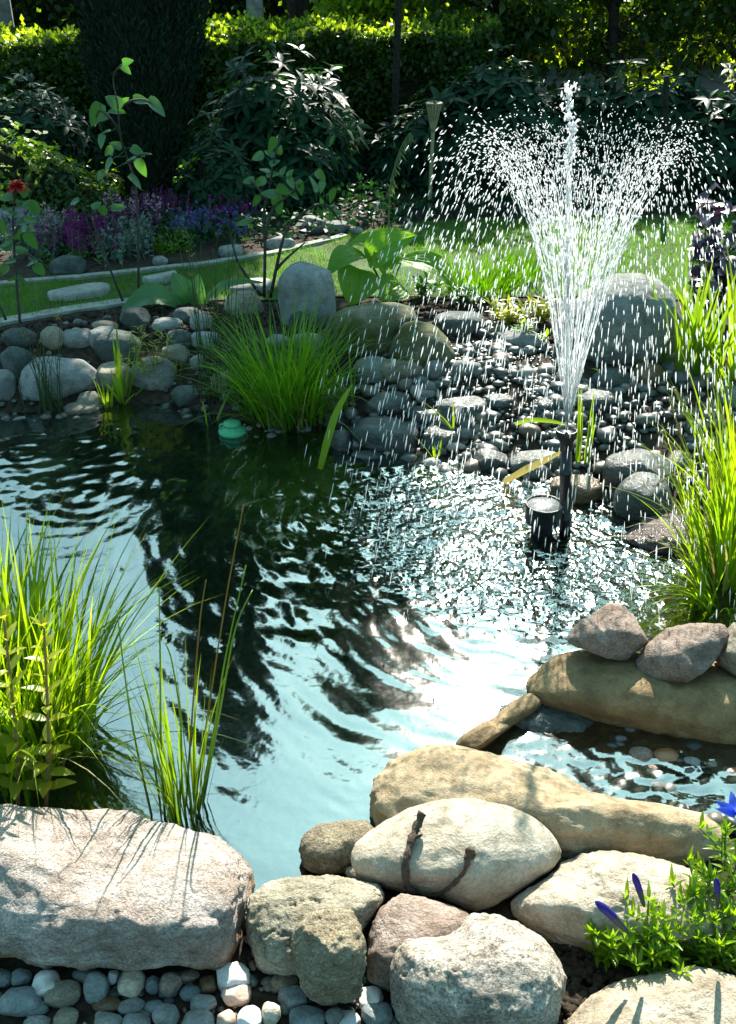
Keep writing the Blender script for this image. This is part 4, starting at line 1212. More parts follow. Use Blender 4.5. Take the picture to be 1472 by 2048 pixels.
# iris leaf fans
def iris(px, py, n, L, lab, sd, lean=.12, az=None, zb=-.02, W=(.012, .02), bend=(.15, .15), spread=.02, mat='iris', grp='iris leaf fans at the water'):
    rs = np.random.default_rng(sd)
    c = P(px, py, zb)
    v, f = clump(c, n, spread, L, (lean, lean * .7), bend, W, rs, az=az)
    o = mk('iris_plant', v, f, M[mat], loc=c)
    return tag(o, lab, 'water plant', grp)
iris(245, 812, 9, (.15, .36), 'iris fan with a broad leaning leaf in front of the big round grey stone', 41, .35, (.2, 1.2))
iris(215, 822, 6, (.10, .19), 'short pale iris fan at the foot of the flat shore stone', 42, .15)
iris(350, 790, 7, (.14, .22), 'narrow iris fan right of the big round grey stone', 43, .12)
iris(705, 840, 9, (.18, .34), 'yellow-green iris fan between the grass tussock and black wet rocks', 44, .25, (2.4, 1.0), .0)
iris(1165, 935, 8, (.2, .34), 'bright iris leaves standing directly right of the fountain nozzle', 45, .05, None, .0, (.010, .017), (.08, .06), .028)
iris(1235, 800, 8, (.18, .32), 'wet iris leaves sprawling over the rocks right of the nozzle', 46, .7, None, .06, (.012, .02), (.9, .3))
iris(870, 915, 4, (.07, .13), 'tiny iris shoot in front of the black wet rocks', 47, .3, None, .02, (.008, .012))
iris(750, 770, 6, (.14, .24), 'flat-lying light green iris leaves beside the pale bluish rock', 48, 1.0, (0, .6), .1, (.012, .018), (.5, .2))
iris(420, 860, 5, (.20, .32), 'pale bending leaves rising from the water left of the green float', 49, .7, (-.5, 1.0), -.03, (.006, .01), (.8, .3))
iris(910, 860, 4, (.10, .16), 'short bent green leaves lying on the wet rocks left of the nozzle', 50, .9, (2.9, .7), .08, (.008, .014), (.5, .2))

def blade_px(name, pts, D0, D1, w, mat, lab, cat='leaf', prof=None):
    """one broad strap leaf along a traced line between two distances"""
    n_ = len(pts)
    P3 = smooth_path([PD(x, y, D0 + (D1 - D0) * k / (n_ - 1)) for k, (x, y) in enumerate(pts)], 18)
    T = unit(np.gradient(P3, axis=0)); S = unit(np.cross(T, np.array([0.1, -1.0, .45])))
    tt = np.linspace(0, 1, 18); ww = w * (.7 + .3 * np.minimum(1, tt * 3)) * (1 - tt ** 4 * .95)
    Nn = np.cross(S, T)
    V = np.stack([P3 - S * ww[:, None] / 2, P3 + Nn * ww[:, None] * .12, P3 + S * ww[:, None] / 2], 1).reshape(-1, 3)
    b = (np.arange(17)[:, None] * 3 + np.arange(2)[None]).ravel()
    return tag(mk(name, V, np.stack([b, b + 1, b + 4, b + 3], 1), mat), lab, cat)
blade_px('iris_leaf', [(640, 938), (655, 880), (675, 820), (705, 768)], 2.95, 3.0, .026, M['iris'], 'broad single iris blade rising from the water in front of the shore rocks')
blade_px('reed_leaf', [(1008, 964), (1050, 940), (1090, 920), (1126, 902)], 2.85, 2.7, .024, M['straw'], 'yellow reed leaf leaning against the black fountain pipe')
blade_px('iris_leaf', [(1030, 848), (1060, 840), (1100, 842), (1140, 850)], 3.02, 3.0, .016, M['iris'], 'green leaf lying flat on the wet rock behind the nozzle head')
blade_px('floating_reed', [(1120, 1170), (1180, 1182), (1240, 1195), (1275, 1205)], 2.3, 2.22, .006, M['reed'], 'single thin grass blade floating right of the sun glitter')

# tall reeds and grass at the right edge
rs = np.random.default_rng(24)
c = P(1440, 1190, -.02)
t = thing('reed_clump', c, 'dense sunlit reed clump at the right edge in front of the pinkish boulder', 'water plant')
mb = MB()
mb.add(*clump(P(1450, 1150, 0), 120, .10, (.25, .50), (.22, .16), (.35, .3), (.006, .012), rs))
mb.add(*clump(P(1500, 1100, .02), 90, .10, (.3, .6), (.3, .2), (.4, .3), (.006, .012), rs, az=(2.6, .9)))
mb.add(*clump(P(1440, 1215, -.02), 46, .06, (.15, .34), (.6, .3), (.8, .4), (.006, .011), rs, az=(3.2, .7)))
mb.build('leaves', M['sedge'], parent=t)
mk('dry_leaves', *clump(P(1460, 1160, 0), 22, .12, (.2, .45), (.5, .3), (1.0, .5), (.005, .009), rs), M['straw'], parent=t)
for pts in [[(1215, 1010), (1290, 980), (1345, 950), (1400, 925)], [(1400, 1000), (1370, 900), (1340, 800)], [(1430, 1000), (1400, 900), (1350, 780)]]:
    mk('dry_stem', *tube(smooth_path([PD(x, y, 2.65) for x, y in pts], 10), np.linspace(.002, .003, 10), 5), M['straw'], parent=t)
rs = np.random.default_rng(25)
c = P(1400, 800, .08)
t = thing('iris_plant', c, 'tall fan of broad iris leaves at the right edge below the purple shrub', 'water plant')
mb = MB()
mb.add(*clump(P(1360, 800, .06), 26, .05, (.32, .58), (.14, .1), (.2, .15), (.018, .03), rs))
mb.add(*clump(P(1430, 790, .08), 34, .10, (.3, .62), (.25, .15), (.3, .2), (.018, .03), rs))
mb.add(*clump(P(1480, 800, .08), 22, .10, (.3, .6), (.3, .15), (.4, .2), (.018, .03), rs))
mb.build('leaves', M['iris'], parent=t)

# yellowing feathery herb on the left bank
rs = np.random.default_rng(26)
c = P(312, 770, .05)
t = thing('herb', c, 'yellowing feathery herb among the stones of the left bank', 'plant')
mb = MB(); ms = MB()
for k in range(7):
    tp = c + np.array([rs.normal(0, .05), rs.normal(0, .03), rs.uniform(.14, .24)])
    path = smooth_path([c, (c + tp) / 2 + rs.normal(0, .01, 3), tp], 10)
    ms.add(*tube(path, np.linspace(.002, .001, 10), 4))
    q = np.repeat(path[3:], 4, 0)
    d = rs.normal(size=(len(q), 3)); d[:, 2] = np.abs(d[:, 2]) * .5
    mb.add(*leaves(q, d, [[0, 0, 1]], rs.uniform(.02, .045, len(q)), .007, 3, .2, .3, 'lance'))
ms.build('stems', M['stem'], parent=t)
mb.build('leaves', M['loose'], parent=t)

# small green and yellow plants behind the gravel bed
def smallplant(px, py, lab, mat, sd, n=26, h=.14, z=.17, lw=(.03, .05), grp=None, fl=None, name='bedding_plant'):
    rs = np.random.default_rng(sd)
    c = P(px, py, z); c[2] = gz(c[0], c[1])
    mb = MB(); ms = MB()
    t = thing(name, c, lab, 'plant', grp)
    for k in range(n):
        tp = c + np.array([rs.normal(0, h * .35), rs.normal(0, h * .3), h * rs.uniform(.4, 1)])
        path = smooth_path([c + rs.normal(0, .01, 3) * [1, 1, 0], (c + tp) / 2, tp], 6)
        ms.add(*tube(path, .0016, 4))
        q = np.repeat(path[2:], 3, 0)
        d = rs.normal(size=(len(q), 3)); d[:, 2] = np.abs(d[:, 2]) + .2
        L = rs.uniform(lw[0], lw[1], len(q))
        mb.add(*leaves(q, d, [[0, 0, 1]], L, L * .36, 3, .2, .25, 'lance'))
    ms.build('stems', M['gstem'], parent=t)
    mb.build('leaves', M[mat], parent=t)
    return t
smallplant(1012, 662, 'yellow-green leafy bedding plant left of the huge domed boulder', 'loose', 51, 14, .13)
smallplant(1075, 655, 'yellow-green low plant touching the huge domed boulder', 'loose', 52, 12, .12)
smallplant(930, 622, 'dark green small plant right of the hosta leaf', 'broad', 53, 12, .09)
smallplant(1050, 690, 'light green seedling at the upper end of the gravel bed', 'gent', 54, 7, .09)
smallplant(850, 602, 'low dark green plant beneath the drooping hosta leaf', 'broad', 55, 10, .09)

# tufts of long grass on the lawn behind
rs = np.random.default_rng(27)
c = P(960, 590, .18); c[2] = gz(c[0], c[1])
t = tag(mk('grass_tuft', *clump(c, 260, .14, (.12, .27), (.3, .2), (.6, .3), (.004, .007), rs), M['lawngreen'], loc=c), 'tall loose grass tuft at the lawn edge behind the spray', 'grass tuft')
c = P(1040, 560, .18); c[2] = gz(c[0], c[1])
tag(mk('grass_tuft', *clump(c, 150, .12, (.10, .2), (.3, .2), (.6, .3), (.004, .007), rs), M['lawngreen'], loc=c), 'lower grass tuft right of the tall loose one behind the spray', 'grass tuft')

# hosta with its drooping seed stalk
def hleaf(base, tip, w, mat, parent, name='leaf', up=(0, -.35, 1), curl=.35, fold=.25, pucker=.006, wavy=.0, n=30, m=26, stemfrom=None):
    base = np.asarray(base, float); tip = np.asarray(tip, float)
    d = tip - base; L = np.linalg.norm(d); D = d / L
    N_ = np.asarray(up, float); S = unit(np.cross(D, N_)); N_ = np.cross(S, D)
    tt = np.linspace(0, 1, n + 1); ss = np.linspace(-1, 1, m + 1)
    T, Sx = np.meshgrid(tt, ss, indexing='ij')
    pw = np.maximum(np.sin(math.pi * np.clip(T * .95 + .05, 0, 1) ** .72) ** .75, .01)
    pw[-1] = .02
    h = curl * L * (np.sin(math.pi * T) * .5) + fold * w / 2 * np.abs(Sx) ** 1.5 * pw
    h = h + pucker * .7 * np.abs(np.sin(Sx * 14 + T * 1.5)) * pw - pucker * .8 * np.exp(-(Sx / .05) ** 2) + pucker * .8 * perlin(np.stack([T.ravel() * L * 60, Sx.ravel() * w * 45, np.full(T.size, base[0] * 9)], 1)).reshape(T.shape)
    h = h + wavy * np.sin(T * 14) * np.abs(Sx) ** 2
    V = base + D * (T * L)[..., None] + S * (Sx * pw * w / 2)[..., None] + N_ * h[..., None]
    V = V.reshape(-1, 3)
    i = (np.arange(n)[:, None] * (m + 1) + np.arange(m)[None]).ravel()
    return mk(name, V, np.stack([i, i + 1, i + m + 2, i + m + 1], 1), mat, parent=parent)
hb = P(775, 608, .16)
t = thing('hosta', hb, 'large hosta with puckered leaves beside the standing boulder', 'plant')
HD = hb[1]
for (bx, by, bD), (tx, ty, tD), w, up in [
    ((735, 520, .0), (832, 470, -.05), .12, (-.1, -1, .7)),
    ((735, 515, .0), (655, 550, -.12), .13, (0, -.2, 1)),
    ((720, 538, -.05), (700, 612, -.16), .15, (.1, -1, .25)),
    ((770, 505, .05), (690, 492, .12), .10, (0, -.3, 1)),
    ((806, 520, .0), (918, 584, -.08), .11, (.2, -.5, 1)),
    ((800, 568, -.05), (757, 600, -.14), .12, (.0, -.9, .5)),
    ((780, 500, .0), (770, 552, -.08), .10, (-.2, -1, .3)),
    ((790, 530, .05), (860, 545, .1), .09, (0, -.3, 1))]:
    hleaf(PD(bx, by, HD + bD), PD(tx, ty, HD + tD), w * 1.25, M['hosta'], t, up=up)
for tx, ty in [(735, 520), (735, 515), (720, 540), (770, 505), (806, 520), (800, 568), (780, 500), (790, 530)]:
    q = PD(tx, ty, HD)
    mk('leaf_stalk', *tube(smooth_path([hb, (hb + q) / 2 + [0, .02, .02], q], 8), np.linspace(.005, .003, 8), 6), M['gstem'], parent=t)
path = smooth_path([PD(x, y, HD + .03) for x, y in [(776, 580), (777, 480), (779, 400), (785, 350), (800, 300), (820, 265)]], 30)
fs = mk('flower_stalk', *tube(path, np.linspace(.005, .002, 30), 6), M['gstem'], parent=t)
mb = MB()
for p in path[14:]:
    for s in range(3):
        mb.add(*leaves([p], [[rng.uniform(-.3, 1), rng.uniform(-.6, .3), -1]], [[0, -1, .2]], rng.uniform(.03, .05), .008, 4, .4, .1, 'lance'))
M['pods'] = leaf_mat('seed_pod', (.05, .09, .03), (.10, .14, .05), .3, .5)
o = mb.build('seed_pods', M['pods'], loc=fs.parent.location)
o.parent = fs; o.location = (0, 0, 0)

# broad-leaved clump between left bank and lawn
bb = P(395, 618, .16); BD = bb[1]
t = thing('broad_leaf_plant', bb, 'broad pale green leaves arching over the rocks of the left bed', 'plant')
for (bx, by, bD), (tx, ty, tD), w, up, cu in [
    ((362, 612, -.02), (238, 628, -.12), .13, (-.1, -.6, 1), .55),
    ((385, 612, .0), (345, 545, .02), .11, (.3, -1, .2), .15),
    ((392, 615, -.02), (398, 548, .0), .085, (-.1, -1, .2), .1),
    ((375, 615, -.02), (350, 588, -.05), .05, (.1, -1, .3), .2),
    ((405, 612, .02), (530, 566, .0), .06, (0, -.4, 1), .35)]:
    hleaf(PD(bx, by, BD + bD), PD(tx, ty, BD + tD), w, M['broad'], t, up=up, curl=cu, pucker=.003, fold=.3)
for tx, ty in [(362, 612), (385, 612), (392, 615), (405, 612)]:
    mk('leaf_stalk', *tube([bb, PD(tx, ty, BD)], [.005, .004], 6), M['gstem'], parent=t)

# roses
def rose(name, lab, D, stems, lvs, flower=None, smat='dstem', sd=1, r0=.006):
    rs = np.random.default_rng(sd)
    b = PD(*stems[0][0], D)
    t = thing(name, b, lab, 'rose')
    allp = []
    for st in stems:
        path = smooth_path([PD(x, y, D + .03 * math.sin(k * 1.7 + sd)) for k, (x, y) in enumerate(st)], 4 * len(st))
        allp.append(path)
        mk('stem', *tube(path, np.linspace(r0, r0 * .35, len(path)), 6), M[smat], parent=t)
    allp = np.concatenate(allp)
    for x, y, L, ang in lvs:
        a = math.radians(ang)
        s = D / math.cos(.3) / F_PX
        c = PD(x, y, D + rs.uniform(-.04, .04))
        d = np.array([math.cos(a), rs.uniform(-.4, .4), math.sin(a)])
        Lm = L * s * 1.08
        b0 = c - unit(d) * Lm * .5
        nrm = np.array([rs.normal(0, .5), -1.0 if rs.uniform() < .6 else -.4, rs.uniform(.1, 1.1)])
        lf = MB()
        lf.add(*leaves([b0], [d], [nrm], Lm, Lm * rs.uniform(.55, .72), 7, rs.uniform(.15, .4), rs.uniform(0, .3), 'heart'))
        q = allp[np.argmin(np.linalg.norm(allp - b0, axis=1))]
        lf.add(*tube([q, (q + b0) / 2 + [0, 0, -.006], b0], .0012, 4))
        lf.build('leaf', M['rose'], parent=t)
    return t
D = P(262, 608, .18)[1]
rose('rose_bush', 'tallest thin rose with bare stems and few leaves before the dark cypress', D,
     [[(276, 600), (277, 500), (272, 382), (256, 322), (241, 274), (236, 216), (227, 166), (229, 146), (242, 130)],
      [(247, 606), (221, 540), (190, 455), (176, 422)],
      [(241, 270), (224, 240), (200, 222), (192, 235)], [(238, 218), (262, 202), (290, 200), (310, 214)], [(258, 325), (276, 312), (292, 307)]],
     [(256, 123, 20, 10), (252, 138, 20, -40), (227, 203, 32, 150), (249, 200, 18, 25), (283, 201, 28, -10), (313, 216, 38, -45), (192, 230, 42, 240), (207, 236, 22, 200), (229, 221, 24, 170), (243, 223, 16, -30),
      (210, 264, 20, 190), (203, 283, 24, 250), (231, 290, 22, 160), (217, 303, 22, 220), (276, 303, 26, -25), (296, 308, 16, 5), (216, 330, 28, 230), (200, 352, 18, 240), (283, 336, 32, -70), (272, 363, 30, -40), (262, 318, 18, 200),
      (148, 404, 22, 200), (193, 410, 20, 30), (207, 423, 24, -80), (237, 415, 26, 10), (222, 300, 18, 70)], sd=3)
D = P(535, 600, .18)[1]
rose('rose_bush', 'twiggy rose bush with round pale leaves behind the grass tussock', D,
     [[(528, 594), (530, 500), (527, 430), (540, 370), (548, 320), (560, 275)], [(541, 594), (563, 490), (580, 450), (622, 415), (652, 408)], [(523, 592), (478, 528), (462, 470), (460, 440)],
      [(552, 540), (570, 520), (610, 485)], [(530, 480), (545, 420), (585, 385), (600, 370)], [(650, 410), (664, 420), (678, 440)], [(536, 400), (515, 375), (500, 360)]],
     [(543, 290, 28, 250), (515, 314, 24, 200), (538, 307, 20, 150), (566, 341, 18, 60), (546, 349, 24, 10), (518, 364, 28, 200), (497, 362, 22, 190), (581, 347, 18, 60), (582, 366, 24, -60), (601, 376, 28, -65), (568, 381, 28, -35),
      (538, 388, 30, 170), (512, 402, 24, 245), (556, 410, 36, -85), (628, 367, 30, 100), (642, 352, 24, -50), (643, 374, 22, 250), (664, 393, 28, -90), (654, 390, 18, -120), (663, 433, 20, -100), (675, 425, 18, 0), (682, 442, 18, -60),
      (483, 447, 22, 190), (578, 470, 18, 0), (560, 300, 16, 80), (590, 392, 20, -30), (528, 340, 20, 160), (550, 325, 20, 30), (500, 440, 18, 10)], sd=4, r0=.008)
D = P(40, 645, .18)[1]
t = rose('rose_bush', 'left rose with a red bloom in front of the pale block', D,
     [[(40, 648), (32, 550), (26, 450), (30, 385), (34, 360)], [(12, 640), (-20, 560), (-30, 470)], [(27, 470), (45, 440), (62, 410)], [(30, 520), (55, 510), (78, 530)]],
     [(64, 482, 36, -70), (70, 417, 30, -60), (53, 410, 22, 200), (40, 407, 22, 160), (4, 457, 32, 260), (45, 445, 20, 10), (43, 460, 26, 200), (65, 457, 16, -30), (10, 488, 20, 190), (63, 528, 24, 200), (80, 540, 28, -60), (18, 525, 26, 190), (40, 558, 20, -10), (10, 495, 24, 170),
      (20, 425, 22, 150), (12, 395, 24, 190), (50, 385, 24, 30), (44, 500, 22, 0), (22, 560, 22, 220), (28, 590, 20, -80), (8, 540, 26, 230), (34, 470, 18, 60), (60, 440, 22, -20)], sd=5)
fc = PD(35, 372, D)
M['red'] = leaf_mat('red_petal', (.45, .012, .006), (.62, .03, .012), .45, .5, (1.2, 1, 1))
mb = MB()
rs = np.random.default_rng(6)
for ring, n_, el, L in [(0, 6, .15, .045), (1, 6, .6, .04), (2, 5, 1.1, .032)]:
    a = np.arange(n_) * 2 * math.pi / n_ + ring * .5
    d = np.stack([np.cos(a) * math.cos(el), np.sin(a) * math.cos(el), np.full(n_, math.sin(el) - .15)], 1)
    mb.add(*leaves(np.repeat([fc], n_, 0), d, [[0, 0, 1]], L, L * .9, 6, .35, rs.uniform(.2, .6, n_), 'heart'))
mb.build('bloom', M['red'], parent=t)

# purple-leaved shrub at the right
M['purple'] = leaf_mat('purple_leaf', (.035, .02, .045), (.06, .035, .06), .15, .28, (1.5, 1, 1.5), .7)
rs = np.random.default_rng(28)
c = P(1440, 640, .18)
t = thing('purple_shrub', c, 'purple-leaved shrub at the right edge behind the tall iris fan', 'shrub')
ms = MB(); mb = MB()
for k in range(12):
    tp = PD(rs.uniform(1375, 1500), rs.uniform(370, 560), c[1] + rs.uniform(-.15, .15))
    path = smooth_path([c, (c + tp) / 2 + rs.normal(0, .04, 3), tp], 14)
    ms.add(*tube(path, np.linspace(.005, .002, 14), 5))
    q = np.repeat(path[4:], 2, 0)
    d = rs.normal(size=(len(q), 3)); d[:, 2] *= .5
    L = rs.uniform(.04, .065, len(q))
    mb.add(*leaves(q, d, rs.normal(0, .4, (len(q), 3)) + [0, -.2, 1], L, L * .75, 5, .2, .2, 'heart'))
ms.build('stems', M['dstem'], parent=t)
mb.build('leaves', M['purple'], parent=t)
mb = MB()
for px, py in [(1432, 372), (1460, 420), (1390, 480)]:
    q = PD(px, py, c[1] - .05)
    mb.add(*leaves(np.repeat([q], 2, 0), rs.normal(size=(2, 3)), [[0, -.6, 1]], .05, .04, 5, .2, .2, 'heart'))
mb.build('reddish_leaves', M['red'] if False else M['purple'], parent=t)

# gentian plant in the corner
def gent_z(y):
    return .058 + max(0, 1890 - y) * .00052
def gentian():
    rs = np.random.default_rng(29)
    c = P(1400, 1890, .06)
    t = thing('gentian', c, 'bright green gentian with dark blue buds in the near right corner', 'plant')
    mb = MB(); ms = MB()
    spots = [(1240, 1890), (1260, 1895), (1225, 1885), (1275, 1870), (1285, 1895), (1310, 1875), (1360, 1860), (1300, 1900), (1320, 1850), (1345, 1890), (1370, 1830), (1395, 1880), (1410, 1800), (1430, 1850), (1450, 1900), (1460, 1780), (1480, 1840), (1500, 1890), (1440, 1740), (1470, 1720), (1500, 1760), (1380, 1900), (1420, 1905), (1350, 1820), (1330, 1900), (1290, 1850), (1410, 1850), (1445, 1820), (1395, 1790)]
    for x, y in spots:
        for q in range(3):
            xx = x + rs.normal(0, 16); yy = y + rs.normal(0, 14)
            b = P(xx, yy + 26, gent_z(yy))
            h = rs.uniform(.04, .095)
            d = np.array([rs.normal(-.25, .4), rs.normal(-.2, .35), 1]); d = unit(d)
            path = smooth_path([b, b + d * h * .5 + rs.normal(0, .004, 3), b + d * h], 8)
            ms.add(*tube(path, np.linspace(.0022, .0013, 8), 5))
            for k in range(8):
                p = path[k]
                a = k * 1.57 + rs.normal(0, .25)
                for s in (0, math.pi):
                    up = .35 + .10 * k + rs.normal(0, .15)
                    L = rs.uniform(.02, .036)
                    mb.add(*leaves([p], [[math.cos(a + s), math.sin(a + s), up]], [[0, 0, 1]], L, L * .22, 4, .35, rs.uniform(-.1, .35), 'lance'))
            for k in range(4):
                mb.add(*leaves([path[-1]], [[rs.normal(0, .5), rs.normal(0, .5), 1]], [[.3, -1, 0]], rs.uniform(.014, .024), .005, 4, .3, .1, 'lance'))
    ms.build('stems', M['gstem'], parent=t)
    mb.build('leaves', M['gent'], parent=t)
    for x0, y0, x1, y1, w in [(1256, 1865, 1190, 1802, 15), (1288, 1812, 1266, 1746, 12), (1436, 1810, 1432, 1756, 11)]:
        D0 = P(x0, y0 + 40, gent_z(y0) + .02)[1] - .03
        a = PD(x0, y0, D0); b = PD(x1, y1, D0 - .01)
        s = np.linalg.norm(a - CAM) / F_PX
        tt = np.linspace(0, 1, 16)
        pr = np.interp(tt, [0, .15, .45, .75, .9, 1], [.45, .7, 1, 1.05, .6, .08]) * w * s / 2
        path = smooth_path([a, (a + b) / 2 + [0, 0, .003], b], 16)
        V, F = tube(path, pr, 10)
        o = mk('flower_tube', V[:, :], [F[0][:70], F[1][:10]], M['budgrey'], parent=t)
        o2 = mk('bud', V, [F[0][70:], F[1][10:]], M['blue'], parent=t)
    # open flower at the frame edge
    f0 = PD(1472, 1628, P(1470, 1690, .17)[1])
    mbp = MB()
    for k in range(5):
        a = k * 1.257
        mbp.add(*leaves([f0], [[math.cos(a) - .5, math.sin(a) * .6, .9]], [[-.2, -.4, .6]], .036, .018, 6, .3, .35, 'ovate'))
    mbp.build('open_flower', M['bright_blue'], parent=t)
gentian()

# twig on the egg-shaped boulder
M['twig'] = plain_mat('dead_brown_stem', (.045, .028, .018), (.10, .065, .04), .9, 130, .8)
# fountain
M['black'] = plain_mat('black_plastic', (.008, .009, .010), (.014, .015, .016), .35, 200, .1)
fb = P(1130, 1058, 0)
t = thing('fountain', [fb[0], fb[1], -.1], 'black pond fountain with riser pipe, nozzle and round side outlet', 'fountain')
ht = PD(1133, 860, fb[1])[2]
LEAN = (PD(1133, 860, fb[1])[0] - fb[0]) / ht          # the pipe stands slightly off plumb
def leaning(vf):
    v, f = vf
    v = v.copy(); v[:, 0] += v[:, 2] * LEAN
    return v, f
mk('riser_pipe', *leaning(lathe([fb[0], fb[1], 0], [(.0, -.3), (.017, -.3), (.017, .03), (.0185, .03), (.0185, .045), (.017, .045), (.017, ht * .55), (.0185, ht * .55), (.0185, ht * .62), (.016, ht * .62), (.016, ht - .03), (0, ht - .03)])), M['black'], parent=t)
nz = mk('nozzle', *leaning(lathe([fb[0], fb[1], 0], [(.0, ht - .06), (.017, ht - .06), (.02, ht - .035), (.029, ht - .02), (.031, ht), (.029, ht + .002), (.027, ht - .006), (.0, ht - .006)])), M['black'], parent=t)
ob_ = P(1084, 1062, 0)
oc = [ob_[0], ob_[1], 0]
mk('outlet', *lathe(oc, [(.0, -.3), (.033, -.3), (.033, .022), (.036, .026), (.052, .034), (.054, .04), (.054, .085), (.056, .086), (.056, .094), (.051, .094), (.050, .078), (.0, .078)]), M['black'], parent=t)
mk('connecting_arm', *tube([[ob_[0], ob_[1], -.06], [fb[0], fb[1], -.06]], .016, 12), M['black'], parent=t)

M['drop'], N, Lk, out = new_mat('water_drop')
tr = N.new('ShaderNodeBsdfTranslucent'); tr.inputs['Color'].default_value = (.95, .96, .97, 1)
gl = N.new('ShaderNodeBsdfGlossy'); gl.inputs['Roughness'].default_value = .25; gl.inputs['Color'].default_value = (1, 1, 1, 1)
df = N.new('ShaderNodeBsdfDiffuse'); df.inputs['Color'].default_value = (.9, .92, .93, 1)
m1 = N.new('ShaderNodeMixShader'); m1.inputs[0].default_value = .12
m2 = N.new('ShaderNodeMixShader'); m2.inputs[0].default_value = .10
Lk.new(tr.outputs[0], m1.inputs[1]); Lk.new(gl.outputs[0], m1.inputs[2])
Lk.new(m1.outputs[0], m2.inputs[1]); Lk.new(df.outputs[0], m2.inputs[2]); Lk.new(m2.outputs[0], out.inputs['Surface'])

fr_ = np.random.default_rng(77)
mb = MB()
G = 9.8
noz = np.array([fb[0] + LEAN * ht, fb[1], ht])
ctop = PD(1140, 172, fb[1])[2]
VLEAN = (PD(1140, 172, fb[1])[0] - noz[0]) / (ctop - ht)     # the jets follow the lean of the nozzle
_dv, _df = ico(1)
def drops(pos, vel, rad, ln):
    K = len(pos)
    d = unit(vel)
    ref = np.tile([0.3, .9, .1], (K, 1))
    A = unit(np.cross(d, ref)); Bv = np.cross(d, A)
    q = _dv
    tap = 1.0 - .45 * q[:, 2]
    V = pos[:, None] + (A[:, None] * (q[:, 0] * tap)[None, :, None] + Bv[:, None] * (q[:, 1] * tap)[None, :, None]) * rad[:, None, None] + d[:, None] * q[None, :, 2, None] * ln[:, None, None]
    mb.add(V.reshape(-1, 3), (_df[None] + (np.arange(K) * len(_dv))[:, None, None]).reshape(-1, 3))
top = PD(1140, 288, fb[1])[2]
for ring, nj, vr, hh, per in [(0, 36, .64, top - ht, 230), (1, 26, .42, (top - ht) * .95, 150), (2, 12, .2, (top - ht) * .86, 60)]:
    for j in range(nj):
        a = 2 * math.pi * (j + .5 * (ring % 2)) / nj + fr_.normal(0, .05)
        vz0 = math.sqrt(2 * G * hh)
        vv = fr_.normal(1, .03)
        T = (vz0 + math.sqrt(vz0 ** 2 + 2 * G * ht)) / G
        n_ = per
        tt = T * (np.linspace(0.0, 1, n_) ** 1.0) + fr_.normal(0, .006, n_)
        tt = np.clip(tt, 0.002, T)
        sp = np.clip(tt / T * 1.8, .06, 1)[:, None]
        v0 = np.stack([vr * math.cos(a) * vv * np.ones(n_), vr * math.sin(a) * vv * np.ones(n_), vz0 * np.ones(n_) * vv ** .5], 1)
        v0 = v0 + fr_.normal(0, 1, (n_, 3)) * np.array([.08, .08, .10]) * sp
        v0[:, 0] += VLEAN * vz0 * .33
        pos = noz + v0 * tt[:, None]; pos[:, 2] -= .5 * G * tt ** 2
        vel = v0.copy(); vel[:, 2] -= G * tt
        spd = np.linalg.norm(vel, axis=1)
        t_ = np.linspace(.0, T * fr_.uniform(.16, .30), 14)
        sv = np.array([vr * math.cos(a) * vv + VLEAN * vz0 * .33, vr * math.sin(a) * vv, vz0 * vv ** .5])
        sp_ = noz + sv * t_[:, None]; sp_[:, 2] -= .5 * G * t_ ** 2
        sp_ = sp_ + fr_.normal(0, .0016, sp_.shape) * np.linspace(0, 1, 14)[:, None]
        if ring == 0 or j % 2 == 0:
            mb.add(*tube(sp_, .0008 * (1 + .45 * np.sin(np.arange(14) * 1.7 + j)), 5))
        keep = (pos[:, 2] > .0) & (fr_.uniform(0, 1, n_) < np.interp(tt / T, [0, .14, .24, .45, .6, 1], [.10, .15, .9, .95, .6, .42]))
        rise = tt < T * .22
        rad = np.where(rise, fr_.uniform(.0010, .0015, n_), .0008 + .00034 * fr_.exponential(1.0, n_).clip(0, 3.0))
        ln = np.maximum(rad * 1.4, spd * .0050 * fr_.uniform(.4, 1.4, n_))
        ln = np.where(rise, ln * 1.15, ln)
        drops(pos[keep], vel[keep], rad[keep], ln[keep])
# stray drops
n_ = 420
a = fr_.uniform(0, 6.28, n_); r_ = .10 + .46 * fr_.uniform(0, 1, n_) ** .6
hz = fr_.uniform(0, 1.05, n_)
keep = r_ > .25 + .0 * hz
pos = np.stack([noz[0] + r_ * np.cos(a), noz[1] + r_ * np.sin(a), hz * np.sqrt(np.clip(1 - ((r_ - .25) / .38) ** 2, .05, 1))], 1)[keep]
vel = np.stack([.6 * np.cos(a), .6 * np.sin(a), -3 * np.sqrt(np.clip(1.1 - hz, .05, 1))], 1)[keep]
drops(pos, vel, fr_.uniform(.0007, .0014, len(pos)), np.linalg.norm(vel, axis=1) * .0042)
